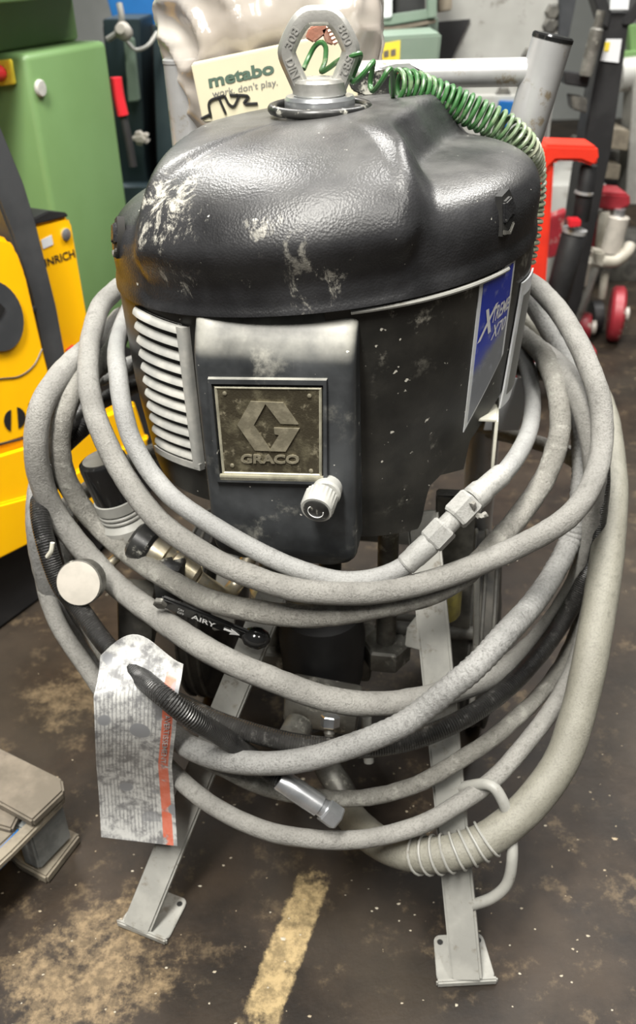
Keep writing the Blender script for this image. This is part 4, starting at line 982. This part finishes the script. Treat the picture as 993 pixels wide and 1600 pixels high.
# mast
mst = tpoly('mast', [(-40, 90), (0, 192), (39, 287), (58, 350), (90, 480), (112, 600), (128, 700), (85, 715), (76, 600), (48, 460), (20, 370), (0, 320), (-60, 180)], 0.0, 0.05, 'charcoal_steel', TR_, 0.004)
lab(mst, 'dark grey steel mast')
lathe('mast_bolt', [(0.006, 0), (0.006, 0.003), (0.004, 0.004)], 'black_matte', mst, TPt(52, 483, 0.0), TN, 12)
# rear case
rc_ = tpoly('rear_case', [(0, 360), (60, 349), (100, 338), (109, 340), (114, 350), (146, 540), (165, 650), (100, 680), (60, 600)], -0.05, 0.22, 'yellow_paint', TR_, 0.006)
tpoly('case_lid', [(0, 350), (55, 340), (75, 330), (104, 332), (108, 338), (60, 350), (0, 364)], -0.048, 0.2, 'black_matte', rc_, 0.002)
text('truck_lettering', 'INRICH', quadmap(TPt(72, 417, -0.0492), TPt(118, 402, -0.0492), TPt(69, 405, -0.0492), TPt(115, 389, -0.0492), (0, 0, 0)), 'print_black', rc_, bold=0.02)
lathe('case_screw', [(0.011, 0), (0.011, 0.003), (0.008, 0.005)], 'zinc', rc_, TPt(102, 366, -0.05), TN, 20)
tpoly('case_sticker', [(64, 375), (80, 367), (83, 382), (67, 389)], -0.0494, -0.0006, 'white_card', rc_)
tpoly('red_marker', [(108, 548), (118, 540), (124, 556), (112, 560)], -0.03, 0.01, 'red_plastic', TR_)

# ================================================================== green machine
gA = PY(40, 84, 2.0); gB = PY(166, 61, 2.29); GD = (gB-gA); GD.z = 0; glen = GD.length; GD.normalize(); GN = Vector((GD.y, -GD.x, 0))
gO = Vector((gA.x, gA.y, 0)); GM = empty('machine_cabinet', 'large green machine cabinet behind the yellow truck', 'machine', gO, math.atan2(GD.y, GD.x))
gh_ = gA.z
cabn = box('cabinet_body', (glen, 0.8, gh_), (glen/2, 0.40, gh_/2), 'green_paint', GM, bev=0.014, seg=3)
box('cabinet_head', (glen+0.3, 0.7, 0.45), (glen/2-0.15, 0.42, gh_+0.225), 'green_paint', GM, bev=0.008)
box('head_visor', (glen+0.4, 0.76, 0.3), (glen/2-0.2, 0.36, gh_+0.24), 'green_paint', GM, bev=0.006)
def GP(px, py, w=0.0):
    p = PPL(px, py, gO+GN*w, GN)-gO; return Vector((p.dot(GD), -w, p.z))
lathe('lock_disc', [(0.016, 0), (0.017, 0.002), (0.0165, 0.006), (0.014, 0.008)], 'grille_grey', GM, GP(61, 138), (0, -1, 0), 24)
# the switch is on the front end of the cabinet
def GE(px, py, w=0.0):
    p = PPL(px, py, gO-GD*w, GD)-gO; return Vector((-w, p.dot(-GN), p.z))
q = [GE(*p) for p in ((-4, 94), (20, 92), (27, 131), (3, 134))]
sw = poly('switch_plate', q, 'yellow_label', GM, (-0.012, 0, 0), 0.002)
qc = sum(q, Vector())/4
lathe('switch_knob', [(0.014, 0), (0.016, 0.006), (0.013, 0.03), (0.010, 0.032)], 'red_plastic', sw, qc+Vector((-0.012, 0.006, 0)), (-1, 0, 0), 12)
bar('switch_handle', qc+Vector((-0.048, 0.006, 0.02)), qc+Vector((-0.048, 0.006, -0.02)), 0.012, 0.02, 'red_plastic', sw, up=(-1, 0, 0))

# ================================================================== far left: blue beam, dark column, red lever
def card(name, px, Y, depth, mat, label, cat, parent=None, bev=0.004, ground=False):
    pts = [PY(x, y, Y) for x, y in px]; c = sum(pts, Vector())/len(pts); c.z = min(p.z for p in pts)
    o = poly(name, [p-c for p in pts], mat, None, (0, depth, 0), bev); o.location = c
    if label: tag(o, label, cat)
    return o
def solid(parent, o, name, px, Y, depth, mat, bev=0.003): return poly(name, [PY(x, y, Y)-o for x, y in px], mat, parent, (0, depth, 0), bev)
bl = card('roof_beam', [(150, -60), (300, -60), (300, 38), (180, 44)], 3.0, 0.2, 'blue_paint', 'bright blue beam above the dark frame', 'beam')
kd = PZ(240, 290, 0); kd = Vector((PY(240, 250, 2.7).x, 2.7, 0))
DK = empty('press_frame', 'dark teal machine frame beneath the blue beam', 'machine', kd)
solid(DK, kd, 'column', [(160, 30), (218, 30), (226, 250), (238, 330), (190, 330)], 2.75, 0.25, 'dark_teal')
solid(DK, kd, 'column', [(238, 40), (262, 40), (272, 250), (280, 330), (248, 330)], 2.72, 0.25, 'dark_teal')
solid(DK, kd, 'back_plate', [(160, 40), (300, 40), (310, 340), (190, 340)], 2.95, 0.1, 'black_matte')
solid(DK, kd, 'green_panel', [(193, 62), (207, 60), (217, 158), (200, 160)], 2.70, 0.04, 'sage_paint')
box('frame_base', (0.5, 0.4, 0.5), (0, 0.18, 0.25), 'dark_teal', DK)
tube('cable', [PY(186, 5, 2.65)-kd, PY(190, 30, 2.64)-kd, PY(184, 50, 2.65)-kd, PY(168, 62, 2.66)-kd], 0.008, 'cart_grey', DK, 8)
tube('cable', [PY(198, 65, 2.65)-kd, PY(212, 78, 2.64)-kd, PY(230, 72, 2.64)-kd, PY(246, 50, 2.66)-kd], 0.005, 'cart_grey', DK, 8)
lathe('valve_cap', [(0.02, 0), (0.022, 0.02), (0.012, 0.035)], 'gauge_white', DK, PY(196, 52, 2.62)-kd, (-0.2, -1, 0.4), 14)
solid(DK, kd, 'coupling', [(204, 210), (222, 206), (234, 218), (226, 230), (206, 226)], 2.6, 0.05, 'gauge_white', 0.01)
rl = PY(188, 180, 2.33)
rle = tube('hand_lever', [PY(181, 121, 2.33)-rl, PY(185, 150, 2.33)-rl, PY(192, 180, 2.33)-rl], 0.014, 'red_plastic', None, 12, 16); rle.location = rl
tag(rle, 'red plastic grip beside the green cabinet', 'handle')
tube('lever_rod', [PY(192, 178, 2.335)-rl, PY(200, 215, 2.335)-rl, PY(208, 260, 2.335)-rl], 0.010, 'black_matte', rle, 10)

# ================================================================== far right: grey machine, shelf, sage box
gm = Vector((PY(760, 150, 2.9).x, 2.9, 0))
GY = empty('grey_machine', 'stained grey machine housing behind the handle bar', 'machine', gm)
hz = PY(760, -60, 2.9).z
solid(GY, gm, 'housing', [(660, -80), (905, -80), (885, 60), (862, 180), (850, 300), (640, 330), (655, 100)], 2.9, 0.6, 'grey_machine', 0.01)
solid(GY, gm, 'side_flange', [(876, -60), (912, -60), (888, 60), (872, 60)], 2.88, 0.6, 'charcoal_steel')
solid(GY, gm, 'lower_panel', [(560, 150), (860, 150), (850, 215), (560, 215)], 2.86, 0.05, 'grey_machine')
box('machine_base', (0.9, 0.6, 0.42), (-0.05, 0.32, 0.21), 'grey_machine', GY)
solid(GY, gm, 'blue_panel', [(780, 158), (815, 160), (812, 200), (775, 200)], 2.84, 0.03, 'blue_paint')
solid(GY, gm, 'recess_shade', [(675, 35), (735, 30), (720, 60), (700, 105), (668, 105)], 2.885, 0.02, 'black_matte', 0.001)  # black sheet on the housing face, shade of a recess put into colour
for q in ((858, 40), (862, 18), (826, 86), (822, 94), (785, 146)):
    lathe('bolt', [(0.022, 0), (0.022, 0.010), (0.016, 0.014)], 'cart_dark', GY, PY(*q, 2.9)-gm, (0, -1, 0), 6, 20)
sx_ = Vector((PY(620, 110, 2.3).x, 2.3, 0))
SB = empty('control_box', 'sage green metal box with a yellow label, behind the earth clamp', 'box', sx_)
solid(SB, sx_, 'body', [(558, 60), (690, 52), (684, 108), (676, 200), (558, 210)], 2.3, 0.3, 'sage_paint', 0.005)
box('pedestal', (0.22, 0.26, 0.70), (-0.02, 0.16, 0.35), 'sage_paint', SB)
yl = solid(SB, sx_, 'yellow_label', [(582, 71), (625, 63), (624, 98), (583, 107)], 2.297, 0.002, 'yellow_label', 0)
for k in range(3): solid(SB, sx_, 'label_mark', [(588+11*k, 82-2*k), (596+11*k, 80-2*k), (596+11*k, 90-2*k), (588+11*k, 92-2*k)], 2.2955, 0.001, 'wood', 0)
so = Vector((PY(610, 40, 2.5).x, 2.5, 0))
SH = empty('storage_rack', 'pale blue-grey rack with dark bins above the sage box', 'rack', so)
solid(SH, so, 'shelf_edge', [(540, 26), (612, 24), (680, 14), (682, 28), (612, 40), (540, 42)], 2.5, 0.05, 'sage_paint')
solid(SH, so, 'shelf_board', [(540, 44), (612, 42), (682, 30), (682, 36), (612, 52), (540, 54)], 2.5, 0.4, 'wood')
for x in (598, 668): solid(SH, so, 'upright', [(x, -80), (x+16, -80), (x+14, 28), (x, 30)], 2.49, 0.04, 'white_card' if x < 600 else 'sage_paint')
for x0, x1, m_ in ((545, 596, 'black_matte'), (616, 664, 'dark_red')): solid(SH, so, 'bin', [(x0, -80), (x1, -80), (x1, 20), (x0, 25)], 2.56, 0.3, 'black_matte')
solid(SH, so, 'carton', [(684, -80), (706, -80), (706, 16), (684, 20)], 2.6, 0.2, 'pale_wood')
for sx in (-0.14, 0.14): box('rack_leg', (0.04, 0.04, PY(610, 44, 2.5).z), (sx, 0.35, PY(610, 44, 2.5).z/2), 'sage_paint', SH)

# ================================================================== right: black tiller, pallet jacks
to = PZ(915, 470, 0); to = Vector((PY(900, 400, 2.5).x, 2.5, 0))
TL = empty('tiller_truck', 'black tiller column with two pale stickers at the right edge', 'truck', to)
col_ = solid(TL, to, 'tiller_column', [(948, 20), (984, 20), (972, 110), (955, 230), (935, 330), (908, 470), (872, 575), (850, 575), (884, 440), (895, 330), (915, 200), (935, 90)], 2.5, 0.08, 'black_matte')
solid(TL, to, 'tiller_fork', [(915, -40), (935, -40), (955, 20), (950, 45), (940, 40)], 2.49, 0.06, 'black_matte')
solid(TL, to, 'tiller_fork', [(1010, -20), (1020, 0), (985, 40), (972, 40), (975, 28)], 2.49, 0.06, 'black_matte')
solid(TL, to, 'sticker', [(954, -12), (984, -12), (981, 15), (952, 15)], 2.482, 0.002, 'white_card', 0)
solid(TL, to, 'sticker', [(947, 61), (971, 61), (966, 98), (938, 95)], 2.494, 0.002, 'white_card', 0)
solid(TL, to, 'sticker_mark', [(945, 66), (953, 66), (950, 80), (943, 80)], 2.492, 0.001, 'yellow_label', 0)
lathe('gas_strut', [(0.016, 0), (0.016, 0.10), (0.011, 0.104), (0.011, 0.14)], 'pump_steel', TL, PY(914, 118, 2.42)-to, PY(932, 45, 2.42)-PY(914, 118, 2.42), 16)
solid(TL, to, 'knuckle', [(880, 112), (922, 118), (918, 138), (882, 132)], 2.44, 0.06, 'black_matte')
solid(TL, to, 'knuckle', [(893, 150), (918, 154), (916, 178), (896, 172)], 2.44, 0.06, 'cart_dark')
ro_ = Vector((PY(880, 480, 2.15).x, 2.15, 0))
RJ = empty('pallet_jack', 'bright red pallet jack frame with a black lift cylinder', 'pallet jack', ro_)
solid(RJ, ro_, 'top_arm', [(852, 226), (934, 229), (936, 250), (928, 261), (906, 252), (868, 252), (858, 262), (846, 300), (840, 240)], 2.12, 0.10, 'red_paint', 0.006)
solid(RJ, ro_, 'upright', [(846, 248), (866, 250), (861, 330), (852, 450), (845, 560), (815, 560), (832, 330)], 2.13, 0.09, 'red_paint', 0.005)
def rod(p, o, nm, a, b, r0, mat, Y, prof=None, par=None):
    A_, B_ = PY(*a, Y)-o, PY(*b, Y)-o; L = (B_-A_).length
    pr = [(r*r0, h*L) for r, h in (prof or ((0.92, 0), (1, 0.02), (1, 0.98), (0.92, 1)))]
    return lathe(nm, pr, mat, p, A_, B_-A_, 24)
cyl_ = rod(RJ, ro_, 'lift_cylinder', (868, 470), (898, 360), 0.030, 'black_matte', 2.16)
rod(RJ, ro_, 'cylinder_neck', (906, 345), (920, 258), 0.020, 'black_matte', 2.16)
rod(RJ, ro_, 'cylinder_collar', (896, 364), (898, 357), 0.029, 'tube_steel', 2.155)
rod(RJ, ro_, 'neck_clip', (911, 303), (912, 299), 0.022, 'tube_steel', 2.155)
solid(RJ, ro_, 'red_clip', [(888, 343), (908, 343), (907, 355), (889, 357)], 2.11, 0.03, 'red_plastic')
rod(RJ, ro_, 'cylinder_foot', (860, 505), (867, 472), 0.024, 'black_matte', 2.16)
for dx in (-0.06, 0.06): lathe('roller', [(0.03, 0), (0.052, 0.004), (0.052, 0.046), (0.03, 0.05)], 'rubber', RJ, (dx-0.03, 0.05, 0.053), (1, 0, 0), 24)
box('jack_base', (0.24, 0.10, 0.08), (0, 0.10, 0.12), 'dark_red', RJ, bev=0.01)
jo = Vector((PY(955, 480, 2.7).x, 2.7, 0))
J2 = empty('pallet_jack', 'dusty dark red pallet jack with a pale cylinder and castors', 'pallet jack', jo)
solid(J2, jo, 'top_arm', [(926, 300), (984, 304), (985, 322), (966, 330), (928, 326)], 2.68, 0.12, 'dark_red', 0.006)
solid(J2, jo, 'upright', [(912, 318), (936, 320), (930, 400), (905, 405)], 2.70, 0.08, 'dark_red')
solid(J2, jo, 'shield', [(860, 340), (888, 330), (880, 395), (856, 405)], 2.74, 0.05, 'dark_red')
rod(J2, jo, 'lift_cylinder', (952, 394), (966, 338), 0.032, 'gauge_white', 2.68)
rod(J2, jo, 'cylinder_rod', (966, 338), (968, 326), 0.016, 'zinc', 2.68)
rod(J2, jo, 'guard_tube', (937, 385), (944, 330), 0.016, 'wheel_beige', 2.69)
tube('fork_arm', [PY(905, 412, 2.66)-jo, PY(935, 408, 2.65)-jo, PY(960, 408, 2.65)-jo, PY(978, 395, 2.66)-jo, PY(984, 384, 2.68)-jo], 0.018, 'wheel_beige', J2, 12)
rod(J2, jo, 'steer_link', (897, 500), (930, 405), 0.020, 'cart_grey', 2.66)
rod(J2, jo, 'steer_link', (905, 445), (912, 408), 0.022, 'wheel_beige', 2.64)
solid(J2, jo, 'link_block', [(926, 392), (946, 394), (944, 420), (928, 416)], 2.63, 0.05, 'wheel_beige', 0.006)
rod(J2, jo, 'axle_pin', (940, 466), (945, 425), 0.012, 'wheel_beige', 2.68)
for px, py, rr in ((964, 462, 0.085), (912, 488, 0.045)):
    p = PY(px, py, 2.68)-jo
    cw_ = lathe('castor_wheel', [(rr*0.4, 0), (rr*0.9, 0.004), (rr, 0.012), (rr, 0.036), (rr*0.9, 0.044), (rr*0.4, 0.048)], 'dark_red', J2, (p.x-0.02, p.y, rr+0.001), (1, -0.25, 0), 28)
    lathe('hub', [(0.022, 0), (0.022, 0.012), (0.012, 0.016)], 'gauge_white', cw_, (p.x+0.027, p.y-0.01, rr+0.001), (1, -0.25, 0), 16)
lathe('castor_wheel', [(0.03, 0), (0.05, 0.005), (0.05, 0.035), (0.03, 0.04)], 'black_matte', J2, (PY(940, 478, 2.7).x-jo.x-0.02, 0.05, 0.051), (1, 0, 0), 24)
for i, (a, b, y0, y1, Y) in enumerate(((940, 985, 200, 222, 3.3), (932, 972, 256, 276, 3.2), (955, 993, 206, 240, 3.6))):
    pass
wo = Vector((PY(955, 260, 3.3).x, 3.3, 0))
WR = empty('timber_stack', 'pale wooden blocks stacked on a grey stand behind the black tiller', 'stack', wo)
for q in ([(950, 202), (984, 204), (980, 236), (946, 232)], [(936, 256), (970, 258), (966, 282), (930, 278)]): solid(WR, wo, 'wood_block', q, 3.05, 0.25, 'pale_wood')
solid(WR, wo, 'shelf', [(925, 234), (986, 238), (984, 256), (922, 254)], 3.3, 0.3, 'cart_dark')
solid(WR, wo, 'shelf', [(915, 282), (972, 284), (968, 302), (912, 300)], 3.3, 0.3, 'black_matte')
solid(WR, wo, 'stand_post', [(990, 120), (1012, 120), (1000, 320), (976, 320)], 3.1, 0.1, 'cart_grey')
solid(WR, wo, 'green_rail', [(968, 82), (1010, 80), (1010, 104), (966, 106)], 3.2, 0.06, 'green_paint')
solid(WR, wo, 'green_guard', [(982, 40), (1015, 38), (1015, 84), (985, 84)], 3.25, 0.05, 'green_paint')
rod(WR, wo, 'pipe', (966, 118), (1015, 112), 0.05, 'grey_machine', 3.15)
box('stand_foot', (0.35, 0.3, 0.12), (0.05, 0.1, 0.06), 'cart_dark', WR)

# ================================================================== wooden pallet lower left
pc = PZ(78, 1372, 0.0); po_ = Vector((pc.x, pc.y, 0)); e1 = (PZ(-40, 1318, 0)-PZ(78, 1372, 0)); e1.z = 0
PW = empty('wooden_pallet', 'worn wooden pallet corner with a grey block, on the floor at lower left', 'pallet', po_)
def pz(px, py, z): return PZ(px, py, z)-po_
def slab(nm, px, ztop, th, mat, bev=0.003): return poly(nm, [pz(x, y, ztop) for x, y in px], mat, PW, (0, 0, -th), bev)
slab('top_board', [(-90, 1120), (0, 1168), (97, 1216), (100, 1235), (50, 1283), (0, 1255), (-90, 1210)], 0.125, 0.014, 'wood')
slab('cross_board', [(100, 1238), (99, 1250), (20, 1330), (-60, 1405), (-75, 1395), (0, 1322), (50, 1275)], 0.108, 0.012, 'pale_wood')
slab('cross_board', [(0, 1258), (30, 1272), (18, 1296), (-40, 1280), (-40, 1240)], 0.110, 0.010, 'wood')
bb = [pz(98, 1250, 0.096), pz(46, 1302, 0.096), pz(20, 1290, 0.096), pz(70, 1240, 0.096)]
poly('pallet_block', bb, 'block_grey', PW, (0, 0, -0.076), 0.003)
slab('bottom_board', [(125, 1303), (72, 1372), (30, 1350), (10, 1330), (70, 1275)], 0.016, 0.0155, 'pale_wood')
blu = slab('painted_board', [(-60, 1245), (0, 1276), (27, 1292), (22, 1302), (0, 1322), (-70, 1380)], 0.100, 0.03, 'pale_wood')
slab('blue_edge', [(28, 1294), (29, 1300), (0, 1332), (-70, 1395), (-70, 1384), (0, 1323)], 0.098, 0.028, 'blue_paint', 0.001)

# ================================================================== flecks of paint and grit on the floor
V = []; Fc = []
for k in range(520):
    if k < 220: x, y = random.uniform(-0.45, 0.5), random.uniform(0.45, 1.0)
    else: x, y = random.uniform(-0.6, 1.6), random.uniform(0.6, 3.0)
    r = random.choice((0.0008, 0.001, 0.0013, 0.0016, 0.0028 if k % 7 == 0 else 0.001)); a = random.random()*6.28; n0 = len(V)
    for j in range(5):
        q = a+j*1.2566; rr = r*random.uniform(0.6, 1.4); V.append((x+rr*math.cos(q)*1.4, y+rr*math.sin(q), 0.0002))
    V.append((x, y, 0.0004+r*0.5))
    for j in range(5): Fc.append((n0+j, n0+(j+1) % 5, n0+5))
ff = obj('paint_flecks', V, Fc, 'fleck', None, smooth=False); ff['kind'] = 'stuff'; tag(ff, 'tiny pale paint flecks and grit scattered over the floor', 'debris')
# dried paint crumbs clinging under the wide grey hose
V = []; Fc = []
for k in range(34):
    px = random.uniform(792, 858); py = 878-(px-792)*0.62+random.uniform(-4, 6); Yc = on_coil(px, py-14, 0.287, -1)
    c = PY(px, py, Yc)-hB.location; r = random.uniform(0.001, 0.0028); n0 = len(V)
    for d in ((1, 0, 0), (0, 1, 0), (-1, 0, 0), (0, -1, 0), (0, 0, 1), (0, 0, -1)): V.append(c+Vector(d)*r*random.uniform(0.6, 1.5))
    for a, b in ((0, 1), (1, 2), (2, 3), (3, 0)): Fc += [(n0+a, n0+b, n0+4), (n0+b, n0+a, n0+5)]
cr = obj('paint_crumbs', V, Fc, 'fleck', hB); cr['kind'] = 'stuff'
